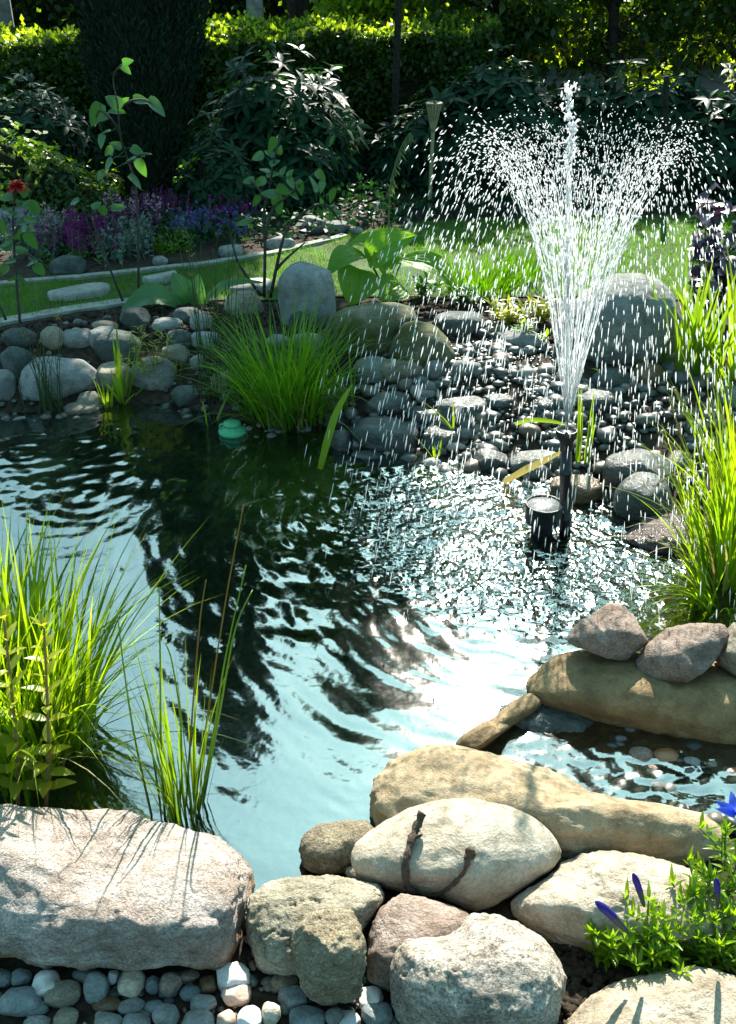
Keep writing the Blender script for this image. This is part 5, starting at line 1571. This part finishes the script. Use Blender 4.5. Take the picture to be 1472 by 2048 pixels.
# central plume breaking up at its tip
zs = np.linspace(ht, ht + (ctop - ht) * .8, 44)
for q_ in range(2):
    cp = np.stack([noz[0] + VLEAN * (zs - ht) + fr_.normal(0, .0016, 44) + .003 * np.sin(zs * 34 + q_ * 2), noz[1] + fr_.normal(0, .002, 44), zs], 1)
    mb.add(*tube(cp, .0024 * (1 + .5 * np.sin(np.arange(44) * 1.3 + q_) + fr_.normal(0, .2, 44)).clip(.3, 2), 6))
zz = np.linspace(ht + (ctop - ht) * .35, ctop, 60)
for k, z in enumerate(zz):
    f = (z - ht) / (ctop - ht)
    w = .002 + .005 * f
    n_ = 2 if f < .8 else 7
    if .55 < f < .8 and k % 3 == 0:
        n_ = 1
    w *= .75
    pos = noz + np.concatenate([fr_.normal(0, w * (1.6 if f > .88 else 1), (n_, 2)) + [VLEAN * (z - ht) + .004 * math.sin(k * .3), 0], (z - ht + fr_.normal(0, .008, n_))[:, None]], 1)
    vel = np.tile([0.02, 0, 1.0], (n_, 1)) + fr_.normal(0, .12 if f < .8 else .6, (n_, 3))
    drops(pos, vel, fr_.uniform(.0009, .0024, n_) * (1 + .6 * (f > .88)), fr_.uniform(.010, .030, n_) * (1 - .6 * (f > .88)))
# bubbling sheet over the round outlet
v, f = lathe(oc, [(.0, .098), (.02, .097), (.04, .092), (.050, .088)], 24)
v[:, 2] += fr_.normal(0, .0015, len(v))
mb.add(v, f)
pos = np.stack([oc[0] + fr_.normal(0, .02, 40), oc[1] + fr_.normal(0, .02, 40), np.abs(fr_.normal(.10, .03, 40))], 1)
drops(pos, np.tile([0, 0, 1.0], (40, 1)), fr_.uniform(.001, .0016, 40), fr_.uniform(.004, .008, 40))
# splashes where the drops land
n_ = 300
a = fr_.uniform(0, 6.28, n_); r_ = .32 + fr_.normal(.12, .1, n_)
pos = np.stack([noz[0] + r_ * np.cos(a), noz[1] + r_ * np.sin(a), fr_.uniform(.002, .03, n_)], 1)
pos = pos[pond_dist(pos) < 0]
drops(pos, np.tile([0, 0, 1.0], (len(pos), 1)) + fr_.normal(0, .4, (len(pos), 3)), fr_.uniform(.001, .0018, len(pos)), fr_.uniform(.0015, .006, len(pos)))
o = mb.build('water_spray', M['drop'], loc=noz)
tag(o, 'white spray of drops rising and falling round the fountain nozzle', 'water spray', kind='stuff')

# green float
fc = P(465, 866, 0); M['green'] = plain_mat('green_plastic', (.06, .36, .17), (.08, .40, .20), .4, 60, .05)
t = thing('floating_dispenser', [fc[0], fc[1], 0], 'green round plastic float on the water before the grass tussock', 'float')
k = 1.0
mk('body', *lathe([fc[0], fc[1], 0], [(0, -.05), (.022, -.05), (.026, -.012), (.045, -.004), (.050, .004), (.050, .011), (.045, .017), (.03, .026), (.028, .03), (0, .03)], 36), M['green'], parent=t)
mk('lid', *lathe([fc[0], fc[1], 0], [(0, .0302), (.030, .0302), (.031, .033), (.031, .039), (.028, .042), (0, .043)], 36), M['green'], parent=t)
mk('eyelet', *tube([[fc[0] - .034 + .009 * math.cos(a), fc[1] - .01, .028 + .011 * math.sin(a)] for a in np.linspace(0, 6.28, 14)], .0035, 6), M['green'], parent=t)
# the dead stem curled over the boulder: rays cast on the boulder give its resting height
boulder = [o for o in COL.objects if o.get('label', '').startswith('smooth egg-shaped')][0]
bpy.context.view_layer.update()
def rest(x, y, lift=.006):
    d = Vector(ray(x, y)); inv = boulder.matrix_world.inverted()
    ok, loc, nor, _ = boulder.ray_cast(inv @ Vector(CAM), inv.to_3x3() @ d)
    p = boulder.matrix_world @ loc if ok else Vector(P(x, y, .12))
    n_ = nor if ok else Vector((0, 0, 1))
    return np.array(p + n_ * lift)
t = thing('twig', rest(815, 1770), 'dark brown dead stem curled on the egg-shaped boulder', 'twig')
mb = MB()
pth = [rest(855, 1648, .03), rest(840, 1665, .018), rest(822, 1695, .010), rest(812, 1730, .007), rest(815, 1765, .006), rest(828, 1778, .006)]
pp = smooth_path(pth, 22)
rad = np.linspace(.0058, .0078, 22)[::-1] * (1 + .14 * np.sin(np.arange(22) * 1.9) + rng.normal(0, .10, 22))
pp = pp + rng.normal(0, .0007, pp.shape)
mb.add(*tube(pp, rad, 11))
mb.add(*tube(smooth_path([pp[7], pp[7] + [.010, -.004, .006], pp[7] + [.016, -.006, .014]], 6), np.linspace(.0042, .002, 6), 7))
for k_ in range(7):
    w_ = rng.integers(2, 20)
    mb.add(*leaves([pp[w_]], [rng.normal(size=3)], [rng.normal(size=3)], .016, .006, 3, .3, .3, 'lance'))
mb.build('thick_stem', M['twig'], parent=t)
pp = smooth_path([rest(828, 1778, .004), rest(870, 1786, .003), rest(905, 1768, .003), rest(930, 1735, .004), rest(940, 1705, .012)], 22)
mk('thin_root', *tube(pp, np.linspace(.0030, .0050, 22) * (1 + .3 * np.sin(np.arange(22) * 2.3)), 7), M['twig'], parent=t)
q = rest(940, 1705, .012)
V, F = ellipsoids(np.array([q, q + [.002, 0, -.008], q + [-.004, 0, -.016]]), np.array([.008, .008, .007]), 3, .08)
mk('knot', V, F, M['twig'], parent=t)

# ------------------------------------------------------------------ background planting
M['dark'] = plain_mat('dark_core', (.012, .014, .008), (.02, .022, .012), .95, 30, .5, .1)  # fill inside hedges, bushes and cypress, added to block light
M['bark'] = plain_mat('dark_bark', (.014, .013, .010), (.035, .03, .022), .9, 40, .8, .2)
M['birch'] = plain_mat('white_birch_bark', (.16, .17, .17), (.34, .34, .33), .8, 14, .3)
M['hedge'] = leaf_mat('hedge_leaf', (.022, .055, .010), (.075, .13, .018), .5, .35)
M['rhodo'] = leaf_mat('rhododendron_leaf', (.006, .030, .016), (.018, .058, .024), .25, .45, (2.0, 2.4, .5), .18)
M['cyp'] = leaf_mat('cypress_spray', (.007, .020, .012), (.013, .032, .017), .10, .6, (1.5, 1.5, .6), .2)
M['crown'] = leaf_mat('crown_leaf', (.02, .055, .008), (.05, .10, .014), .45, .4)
M['sunleaf'] = leaf_mat('sunlit_leaf', (.13, .21, .012), (.23, .33, .025), .65, .4)  # brighter leaf tone with sunlight put into the colour
M['limebush'] = leaf_mat('lime_leaf', (.06, .14, .010), (.14, .24, .015), .48, .4)

def sphere_dirs(n, rs):
    v = rs.normal(size=(n, 3))
    return unit(v)

def hedge(a, b, depth, height, n, label, sd, size=(.03, .055), base=0):
    rs = np.random.default_rng(sd)
    a = np.array(a); b = np.array(b)
    L = np.linalg.norm(b - a); d = (b - a) / L; nrm = np.array([d[1], -d[0]])     # towards the camera
    t = thing('hedge', [*(a + b) / 2, base], label, 'hedge', 'clipped hedges behind the garden')
    u = rs.uniform(0, L, n); k = rs.uniform(0, 1, n)
    off = np.where(k < .55, depth / 2 * (1 - np.abs(rs.normal(0, .16, n))), rs.uniform(-depth / 2, depth / 2, n))
    z = np.where(k < .55, rs.uniform(0, height, n), height * (1 - np.abs(rs.normal(0, .06, n))))
    w = fbm(np.stack([u * 2.2, z * 2.2 + sd, np.zeros(n)], 1), 3) * .16
    p2 = a + d * u[:, None] + nrm * (off + w)[:, None]
    z = z * (1 + .17 * perlin(np.stack([u * 1.7, np.full(n, sd * 3.1), off * 2], 1))) + base
    B = np.concatenate([p2, z[:, None]], 1)
    D = rs.normal(size=(n, 3)) + np.array([nrm[0] * .6, nrm[1] * .6, -.15])
    N_ = rs.normal(0, .7, (n, 3)) + [nrm[0] * .6, nrm[1] * .6, .7]
    S = rs.uniform(size[0], size[1], n)
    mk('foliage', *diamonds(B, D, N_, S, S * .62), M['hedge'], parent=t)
    m2 = int(L * 620)
    u2 = rs.uniform(0, L, m2)
    o2 = rs.uniform(-depth / 2, depth / 2, m2)
    z2 = height * (1 + .17 * perlin(np.stack([u2 * 1.7, np.full(m2, sd * 3.1), o2 * 2], 1))) + rs.exponential(.022, m2) - .02 + base
    B2 = np.concatenate([a + d * u2[:, None] + nrm * o2[:, None], z2[:, None]], 1)
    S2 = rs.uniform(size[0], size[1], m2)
    mk('sunlit_top_leaves', *diamonds(B2, rs.normal(size=(m2, 3)) + [0, 0, .8], rs.normal(0, .8, (m2, 3)) + [nrm[0], nrm[1], .2], S2, S2 * .6), M['sunleaf'], parent=t)  # lighter leaves along the top, sun on the hedge put into their colour
    # dark solid core added inside to block light
    nn = 40
    us = np.linspace(0, L, nn)
    prof = [(-.36, .02), (-.40, .5), (-.34, .88), (0, .93), (.32, .87), (.36, .5), (.33, .02)]
    V = []
    for i, q in enumerate(us):
        for j, (o_, h_) in enumerate(prof):
            jit = .05 * perlin(np.array([[q * 2.5, j * 1.3, sd]]))[0]
            xy = a + d * q + nrm * (o_ * depth + jit)
            V.append([xy[0], xy[1], base + h_ * height + jit])
    m_ = len(prof)
    F = [(i * m_ + j, i * m_ + j + 1, (i + 1) * m_ + j + 1, (i + 1) * m_ + j) for i in range(nn - 1) for j in range(m_ - 1)]
    mk('light_blocking_core', V, np.array(F), M['dark'], parent=t)

def bush(name, c, R, n, label, mat, sd, leafL=(.06, .1), ratio=.34, whorl=6, cat='bush', group=None, lobes=7, core=.60, fill=.35):
    """a mound of lobes, whorls of leaves at the twig ends, an added dark core that stops light"""
    rs = np.random.default_rng(sd)
    c = np.array(c, float); R = np.array(R, float)
    t = thing(name, c, label, cat, group)
    ld = sphere_dirs(lobes, rs); ld[:, 2] = np.abs(ld[:, 2]) * .8 + .1
    lc = np.concatenate([[[0, 0, .45]], ld * rs.uniform(.4, .68, (lobes, 1))])
    lr = np.concatenate([[.6], rs.uniform(.30, .48, lobes)])
    which = rs.integers(0, len(lc), n)
    dv = sphere_dirs(n, rs)
    rad = lr[which] * (1 - fill * rs.uniform(0, 1, n) ** 2) * (1 + .18 * rs.normal(size=n))
    q = lc[which] + dv * rad[:, None]
    ok = q[:, 2] > -.02
    q = q[ok]; dv = dv[ok]
    tips = c + q * R
    mb = MB()
    axis = unit(dv + [0, -.15, .55])
    for w in range(whorl):
        a = w * 2 * math.pi / whorl + rs.uniform(0, 6.28, len(tips)) * (1 if whorl < 3 else .2)
        ref = unit(np.cross(axis, np.array([.3, .5, .81]))); e2 = np.cross(axis, ref)
        rd = ref * np.cos(a)[:, None] + e2 * np.sin(a)[:, None]
        D = rd + axis * rs.uniform(-.1, .6, (len(tips), 1))
        L = rs.uniform(leafL[0], leafL[1], len(tips))
        if whorl >= 4:
            mb.add(*leaves(tips, D, axis, L, L * ratio, 3, .25, .25, 'lance'))
        else:
            mb.add(*diamonds(tips, D, axis + rs.normal(0, .5, axis.shape), L, L * ratio))
    mb.build('foliage', M[mat], parent=t)
    v, f = ico(4)
    vv = np.zeros_like(v)
    best = np.full(len(v), .15)
    for k in range(len(lc)):       # radius of the union of lobes along each direction
        bq = v @ (lc[k] - lc[0]); cc = (lc[k] - lc[0]) @ (lc[k] - lc[0]) - (lr[k] * core) ** 2
        disc = bq ** 2 - cc
        best = np.maximum(best, np.where(disc > 0, bq + np.sqrt(np.maximum(disc, 0)), 0))
    best = best * (1 + .25 * fbm(v * 4 + sd, 3))
    vv = lc[0] + v * best[:, None]
    vv[:, 2] = np.maximum(vv[:, 2], -.02)
    mk('light_blocking_core', c + vv * R, f, M['dark'], parent=t)  # added solid core, keeps light from passing through the bush
    return t

def tree(c, h0, h1, rx, ry, n, label, sd, leafs=(.07, .12), mat='crown', trunk_r=.07, lobes=16, group='trees behind the garden', top=.0, dense=.55):
    """tapered trunk, limbs to every lobe, crown of leaves gathered in separate clumps"""
    rs = np.random.default_rng(sd)
    c = np.array(c, float)
    t = thing('tree', c, label, 'tree', group)
    hm = (h0 + h1) / 2; rz = (h1 - h0) / 2
    ld = sphere_dirs(lobes, rs)
    lc = np.array([0, 0, hm]) + ld * rs.uniform(.45, .85, (lobes, 1)) * np.array([rx, ry, rz])
    lr = rs.uniform(.28, .45, lobes) * min(rx, rz)
    mt = MB()
    mt.add(*tube(smooth_path([c - [0, 0, .1], c + [.03, 0, h0 * .6], c + [-.02, .02, hm], c + [0, 0, h1 * .92]], 16), np.linspace(trunk_r, trunk_r * .15, 16), 8))
    mt.build('trunk', M['bark'], parent=t)
    ml = MB()
    for k in range(lobes):
        s0 = np.array([0, 0, min(lc[k][2] * .8, h1 * .85)])
        ml.add(*tube(smooth_path([c + s0, c + (s0 + lc[k]) / 2 + [0, 0, .05], c + lc[k]], 7), np.linspace(trunk_r * .35, trunk_r * .08, 7), 5))
    ml.build('limbs', M['bark'], parent=t)
    which = rs.integers(0, lobes, n)
    dv = sphere_dirs(n, rs)
    q = lc[which] + dv * (lr[which] * rs.uniform(0, 1, n) ** dense)[:, None] * np.array([1.2, 1.2, .8])
    L = rs.uniform(leafs[0], leafs[1], n)
    D = dv + rs.normal(0, .8, (n, 3)) + [0, 0, -.4]
    mk('crown', *diamonds(c + q, D, rs.normal(0, .6, (n, 3)) + [0, 0, 1], L, L * .62), M[mat], parent=t)
    return t

def G_(x, y):
    return gz(x, y)

# hedges
hedge((-4.2, 7.2), (-.9, 7.5), .55, .80, 26000, 'low clipped hedge with a sunlit top left of the cypress', 61, base=.2)
hedge((-1.25, 7.75), (.9, 7.6), .6, .84, 21000, 'low clipped hedge with a sunlit top right of the cypress', 62, base=.2)

# columnar cypress
rs = np.random.default_rng(63)
cc = PD(300, 430, 5.9); cc[2] = G_(cc[0], cc[1])
t = thing('cypress', cc, 'dark columnar cypress standing behind the purple flowers', 'tree')
H = 4.1
def cyp_r(z):
    f = z / H
    return .35 * np.interp(f, [0, .04, .09, .2, .45, .75, .92, 1], [.28, .34, .55, .86, 1.0, .82, .45, .06])
n = 64000
z = H * rs.uniform(0.015, 1, n) ** .9; a = rs.uniform(0, 6.28, n)
r_ = cyp_r(z) * (1 + .16 * fbm(np.stack([np.cos(a) * 2.5, np.sin(a) * 2.5, z * 2.2], 1), 3)) * rs.uniform(.86, 1.06, n)
B = cc + np.stack([r_ * np.cos(a) + .07 * z, r_ * np.sin(a), z], 1)
D = np.stack([np.cos(a) * .5, np.sin(a) * .5, np.ones(n)], 1) + rs.normal(0, .35, (n, 3))
L = rs.uniform(.025, .052, n)
mk('foliage', *diamonds(B, D, np.stack([np.cos(a), np.sin(a), np.zeros(n)], 1) + rs.normal(0, .5, (n, 3)), L, L * .28), M['cyp'], parent=t)
v, f = lathe(cc, [(cyp_r(q) * .86, q) for q in np.linspace(.1, H * .97, 40)], 40)
v[:, 0] += .07 * (v[:, 2] - cc[2])
v = v + .05 * np.stack([fbm(v * 3, 2), fbm(v * 3 + 9, 2), 0 * v[:, 0]], 1)
mk('light_blocking_core', v, f, M['dark'], parent=t)  # added dark hull so no light passes through the column
mk('trunk', *tube([cc - [0, 0, .1], cc + [0, 0, .6]], [.07, .05], 8), M['bark'], parent=t)

def at(px, D):
    x = PD(px, 600, D)[0]
    return np.array([x * 1.0, D, G_(x, D)])
def bx(px, py, D, base=True):
    q = PD(px, py, D)
    return np.array([q[0], D, G_(q[0], D)])

# rhododendrons
bush('rhododendron', bx(560, 380, 6.3), (.62, .45, .72), 2300, 'large rhododendron right of the cypress', 'rhodo', 71, (.07, .12), group='rhododendrons behind the lawn')
bush('rhododendron', bx(645, 330, 6.6), (.36, .4, .66), 1000, 'rhododendron behind the twiggy rose, left of the bamboo torch', 'rhodo', 72, (.07, .12), group='rhododendrons behind the lawn')
bush('rhododendron', bx(440, 430, 5.9), (.32, .3, .42), 500, 'low rhododendron at the foot of the cypress', 'rhodo', 73, (.06, .10), group='rhododendrons behind the lawn')
bush('rhododendron', bx(80, 380, 6.5), (.62, .4, .62), 1200, 'dark small-leaved bush between hedge and yellow-green bush on the left', 'rhodo', 74, (.05, .09), group='rhododendrons behind the lawn')
bush('rhododendron', bx(985, 350, 6.5), (.48, .45, .70), 1500, 'rhododendron behind the bamboo torch', 'rhodo', 75, (.08, .13), group='rhododendrons behind the lawn')
bush('rhododendron', bx(1290, 350, 6.6), (.72, .45, .62), 1700, 'broad rhododendron at the right behind the spray', 'rhodo', 76, (.08, .13), group='rhododendrons behind the lawn')
bush('rhododendron', bx(1130, 400, 6.7), (.5, .4, .55), 900, 'low rhododendron behind the centre of the spray', 'rhodo', 77, (.07, .12), group='rhododendrons behind the lawn')
bush('rhododendron', bx(840, 420, 6.6), (.4, .35, .42), 700, 'low rhododendron at the foot of the bamboo torch', 'rhodo', 78, (.07, .11), group='rhododendrons behind the lawn')
bush('rhododendron', bx(1480, 400, 6.3), (.5, .45, .7), 900, 'rhododendron cut by the right frame edge', 'rhodo', 79, (.07, .12), group='rhododendrons behind the lawn')
# small-leaved bushes
bush('yellow_green_bush', bx(20, 440, 5.6), (.42, .3, .52), 2600, 'sunlit yellow-green bush behind the red rose', 'limebush', 81, (.025, .045), .7, 2)
bush('green_bush', bx(120, 450, 5.6), (.40, .3, .36), 2600, 'fine-leaved green bush right of the yellow-green one', 'hedge', 82, (.02, .035), .7, 2)
bush('leafy_bush', bx(225, 440, 6.0), (.30, .25, .24), 1200, 'low sunlit leafy bush at the left foot of the cypress', 'limebush', 83, (.02, .035), .7, 2)
bush('leafy_bush', bx(370, 428, 6.2), (.22, .22, .22), 900, 'low sunlit leafy bush at the right foot of the cypress', 'limebush', 84, (.02, .035), .7, 2)

# trees: one tall one throws the shade over the middle rocks, the rest close the garden
tree((.16, 6.9, .2), 2.35, 4.3, .72, .7, 10500, 'tall tree whose crown is mirrored as the dark patch in the pond', 91, dense=.45, trunk_r=.028)
tree((-.62, 8.9, .25), 2.3, 4.9, .72, .6, 11000, 'slim tree behind the hedge between the cypress and the tall tree', 90, dense=.45)
tree((.95, 8.0, .25), .3, 2.2, .62, .5, 4500, 'dark tree with yellow-lit leaves behind the bamboo torch', 92, lobes=26, leafs=(.05, .09))
tree((1.8, 8.1, .25), .3, 2.2, .72, .5, 5000, 'dark tree behind the top of the spray', 93, lobes=28, leafs=(.05, .09))
tree((2.75, 8.0, .25), .3, 2.3, .8, .5, 6000, 'dark tree at the upper right behind the broad rhododendron', 94, lobes=28, leafs=(.05, .09))
tree((3.8, 8.2, .25), .3, 2.4, .85, .6, 10000, 'dark tree cut by the right frame edge', 95, lobes=22)
tree((2.8, 9.3, .25), 2.3, 6.4, .52, .5, 9000, 'slim tall tree at the right, mirrored beside the sun glitter', 98, leafs=(.09, .14), dense=.45, trunk_r=.06)
tree((3.75, 9.9, .25), 2.2, 9.6, 1.25, 1.0, 24000, 'tallest tree at the right, mirrored in the shallow inlet', 97, leafs=(.12, .19), dense=.45, trunk_r=.1, lobes=26)
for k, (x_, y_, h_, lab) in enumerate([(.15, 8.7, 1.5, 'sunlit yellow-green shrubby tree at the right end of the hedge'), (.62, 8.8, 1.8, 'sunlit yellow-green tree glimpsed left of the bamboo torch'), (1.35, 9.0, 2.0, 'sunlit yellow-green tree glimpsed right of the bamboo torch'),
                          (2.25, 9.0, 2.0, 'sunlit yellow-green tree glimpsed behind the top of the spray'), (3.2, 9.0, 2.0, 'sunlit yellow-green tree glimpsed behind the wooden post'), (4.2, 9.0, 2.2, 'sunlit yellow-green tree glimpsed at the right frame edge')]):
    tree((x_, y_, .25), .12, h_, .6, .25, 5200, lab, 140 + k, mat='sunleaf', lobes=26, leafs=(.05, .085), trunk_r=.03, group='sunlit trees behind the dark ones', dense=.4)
# beyond the hedge: conifer boughs, birches, a pale road
tree((-3.6, 10.2, .25), .55, 4.4, 1.4, .8, 26000, 'dark spreading tree with bare boughs above the left hedge', 99, mat='rhodo', trunk_r=.12)
tree((-.7, 11.5, .25), .6, 4.2, 1.6, .9, 18000, 'dark spreading tree above the hedge right of the cypress', 100, mat='rhodo', trunk_r=.12)
tree((-6.5, 16, .25), .6, 4.6, 2.4, 1.2, 9000, 'far tree beyond the road at the left', 101)
tree((-2.6, 19, .25), .6, 5.0, 2.6, 1.2, 9000, 'far tree beyond the road behind the cypress', 102)
tree((2.2, 18, .25), .6, 5.0, 2.6, 1.2, 9000, 'far tree beyond the road behind the right hedge', 103)
for px, D, lab in [(8, 10.5, 'white birch trunk above the hedge at the left frame edge'), (508, 10.8, 'white birch trunk above the hedge right of the cypress')]:
    b = bx(px, 60, D)
    t = thing('birch', b, lab, 'tree')
    mk('trunk', *tube(smooth_path([b - [0, 0, .1], b + [.02, 0, 1.2], b + [-.03, .02, 2.6], b + [0, 0, 4.3]], 14), np.linspace(.10, .03, 14), 10), M['birch'], parent=t)
    rs = np.random.default_rng(int(px))
    n = 2600
    q = b + [0, 0, 3.6] + sphere_dirs(n, rs) * (rs.uniform(0, 1, n) ** .4)[:, None] * np.array([.6, .6, .9])
    L = rs.uniform(.05, .08, n)
    mk('crown', *diamonds(q, rs.normal(size=(n, 3)) + [0, 0, -.5], rs.normal(0, .6, (n, 3)) + [0, 0, 1], L, L * .7), M['crown'], parent=t)
hedge((-9.5, 13.2), (9.5, 13.2), 1.0, 2.3, 26000, 'tall far hedge across the road beyond the garden', 66, (.08, .14), .25)
M['road'] = plain_mat('brown_road', (.05, .042, .038), (.10, .085, .075), .95, 4, .2, .2)
V, F = grid(np.linspace(-30, 30, 40), np.linspace(8.9, 40, 30), lambda p: np.full(len(p), .29))
structure(mk('road', V, F, M['road'], loc=(0, 0, 0)))

# bamboo torch and the wooden post
M['bamboo'] = plain_mat('bamboo_cane', (.20, .17, .09), (.32, .27, .15), .6, 25, .2)
D = 5.85
b = PD(858, 425, D); b[2] = G_(b[0], D)
tp = PD(866, 262, D); hd = PD(868, 207, D)
t = thing('bamboo_torch', b, 'bamboo garden torch with a woven basket head left of the spray', 'garden torch')
mk('pole', *tube(smooth_path([b - [0, 0, .1], (b + tp) / 2, tp], 12), .011, 10), M['bamboo'], parent=t)
hr = 27 * 6 / F_PX / 2
mb = MB()
for k in range(14):
    a = k * 2 * math.pi / 14
    e = np.array([math.cos(a), math.sin(a), 0])
    mb.add(*tube(smooth_path([tp + e * .010, tp * .5 + hd * .5 + e * hr * .62, hd + e * hr], 8), .0042, 5))
for f_ in (.35, .6, .82):
    q = tp * (1 - f_) + hd * f_; rr = .010 + (hr - .010) * f_
    mb.add(*tube([q + np.array([math.cos(a), math.sin(a), 0]) * rr for a in np.linspace(0, 6.28, 20)], .003, 4))
mb.build('basket', M['bamboo'], parent=t)
mk('rim', *tube([hd + np.array([math.cos(a), math.sin(a), 0]) * hr for a in np.linspace(0, 6.28, 24)], .007, 6), M['bamboo'], parent=t)
v, f = lathe(hd, [(.0, -.07), (hr * .55, -.07), (hr * .8, -.005), (0, -.003)], 20)
mk('oil_pot', v, f, M['lav'], parent=t)
D = 6.0
b = PD(1338, 330, D); b[2] = G_(b[0], D); tp = PD(1333, 152, D)
o = mk('wooden_post', *tube(smooth_path([b, (b + tp) / 2, tp], 12), np.linspace(.018, .016, 12), 10), M['bark'])
tag(o, 'thin upright wooden post in front of the right rhododendron', 'post')

# flowers of the bed
def flowers(px, py, D, w, h, n, lab, pet, sd, base='gstem', leafmat='broad', name='flower_clump', cat='flowers', d=.12, sz=(.004, .007)):
    rs = np.random.default_rng(sd)
    c = bx(px, py, D)
    t = thing(name, c, lab, cat, 'flower clumps in the bed beyond the lawn')
    ms = MB(); ml = MB()
    for k in range(n):
        b = c + np.array([rs.normal(0, w * .3), rs.normal(0, d), 0])
        H_ = h * rs.uniform(.65, 1.05)
        tp = b + np.array([rs.normal(0, .02), rs.normal(0, .02), H_])
        ms.add(*tube([b, tp], [.002, .001], 4, False))
        m_ = 16
        zz = rs.uniform(.45, 1, m_)
        C = b + (tp - b) * zz[:, None] + rs.normal(0, .006, (m_, 3)) * (1.3 - zz)[:, None] * 1.6
        r = rs.uniform(sz[0], sz[1], m_)
        mk('flower_spike', *diamonds(C, rs.normal(size=(m_, 3)) + [0, 0, .6], rs.normal(size=(m_, 3)), r * 3.2, r * 2.0), M[pet], parent=t)
        q = b + (tp - b) * rs.uniform(.02, .45, 5)[:, None]
        ml.add(*diamonds(q, rs.normal(size=(5, 3)) + [0, 0, .3], rs.normal(0, .3, (5, 3)) + [0, 0, 1], rs.uniform(.03, .05, 5), .012))
    ms.build('stems', M[base], parent=t); ml.build('leaves', M[leafmat], parent=t)
M['violet'] = leaf_mat('violet_petal', (.10, .004, .085), (.20, .010, .16), .35, .7, (1.4, 1.2, 1.4))
M['lavender'] = leaf_mat('lavender_petal', (.07, .075, .24), (.14, .14, .36), .35, .7, (1.3, 1.3, 1.3))
M['silver'] = leaf_mat('silver_leaf', (.09, .14, .115), (.18, .24, .20), .25, .7, (1.2, 1.2, 1))
M['palepink'] = leaf_mat('pale_pink_petal', (.4, .22, .28), (.55, .36, .42), .4, .6, (1.2, 1.1, 1.1))
flowers(175, 525, 4.95, .36, .20, 95, 'largest deep violet flower clump left of the silver plant', 'violet', 111)
flowers(320, 470, 5.5, .34, .17, 80, 'deep violet flower clump in front of the cypress foot', 'violet', 112)
flowers(470, 462, 5.6, .26, .14, 60, 'dim violet flower clump under the rhododendron', 'violet', 113)
flowers(395, 490, 5.3, .17, .13, 40, 'lavender-blue flower clump right of the yellow-green cushion', 'lavender', 114)
flowers(480, 478, 5.4, .16, .12, 22, 'pale blue flower clump above the grey rock at the bed edge', 'lavender', 115)
flowers(130, 480, 5.2, .18, .19, 20, 'pale pink flower spikes at the left of the largest violet clump', 'palepink', 116)
flowers(262, 470, 5.5, .35, .20, 30, 'faint pink flowers behind the silver plant', 'palepink', 117)
flowers(270, 515, 5.0, .20, .17, 46, 'silver-leaved plant with pale spikes between violet clumps', 'silver', 118, 'silver', 'silver', 'silver_plant', 'plant')
flowers(80, 520, 5.0, .22, .20, 40, 'silver-leaved plant right of the left rose', 'silver', 119, 'silver', 'silver', 'silver_plant', 'plant')
bush('cushion_plant', bx(350, 508, 5.05), (.13, .10, .10), 700, 'small yellow-green cushion plant under the lavender-blue flowers', 'limebush', 121, (.015, .025), .5, 2, cat='plant')
# dark leafy groundcover that closes the bed under the bushes
rs = np.random.default_rng(131)
n = 22000
p = np.stack([rs.uniform(-3.0, 4.2, n), rs.uniform(4.6, 7.4, n)], 1)
p = p[~in_poly(p, LAWN) & (p[:, 1] > 4.85 + .3 * np.clip(p[:, 0] + 1.5, 0, 3))]
B = np.concatenate([p, (ground(p) + rs.uniform(0, .10, len(p)))[:, None]], 1)
L = rs.uniform(.03, .06, len(p))
o = mk('groundcover', *diamonds(B, rs.normal(size=(len(p), 3)) + [0, 0, .3], rs.normal(0, .4, (len(p), 3)) + [0, 0, 1], L, L * .55), M['rhodo'], loc=(0, 0, 0))
tag(o, 'dark leafy ground cover under the bushes', 'ground cover', kind='stuff')
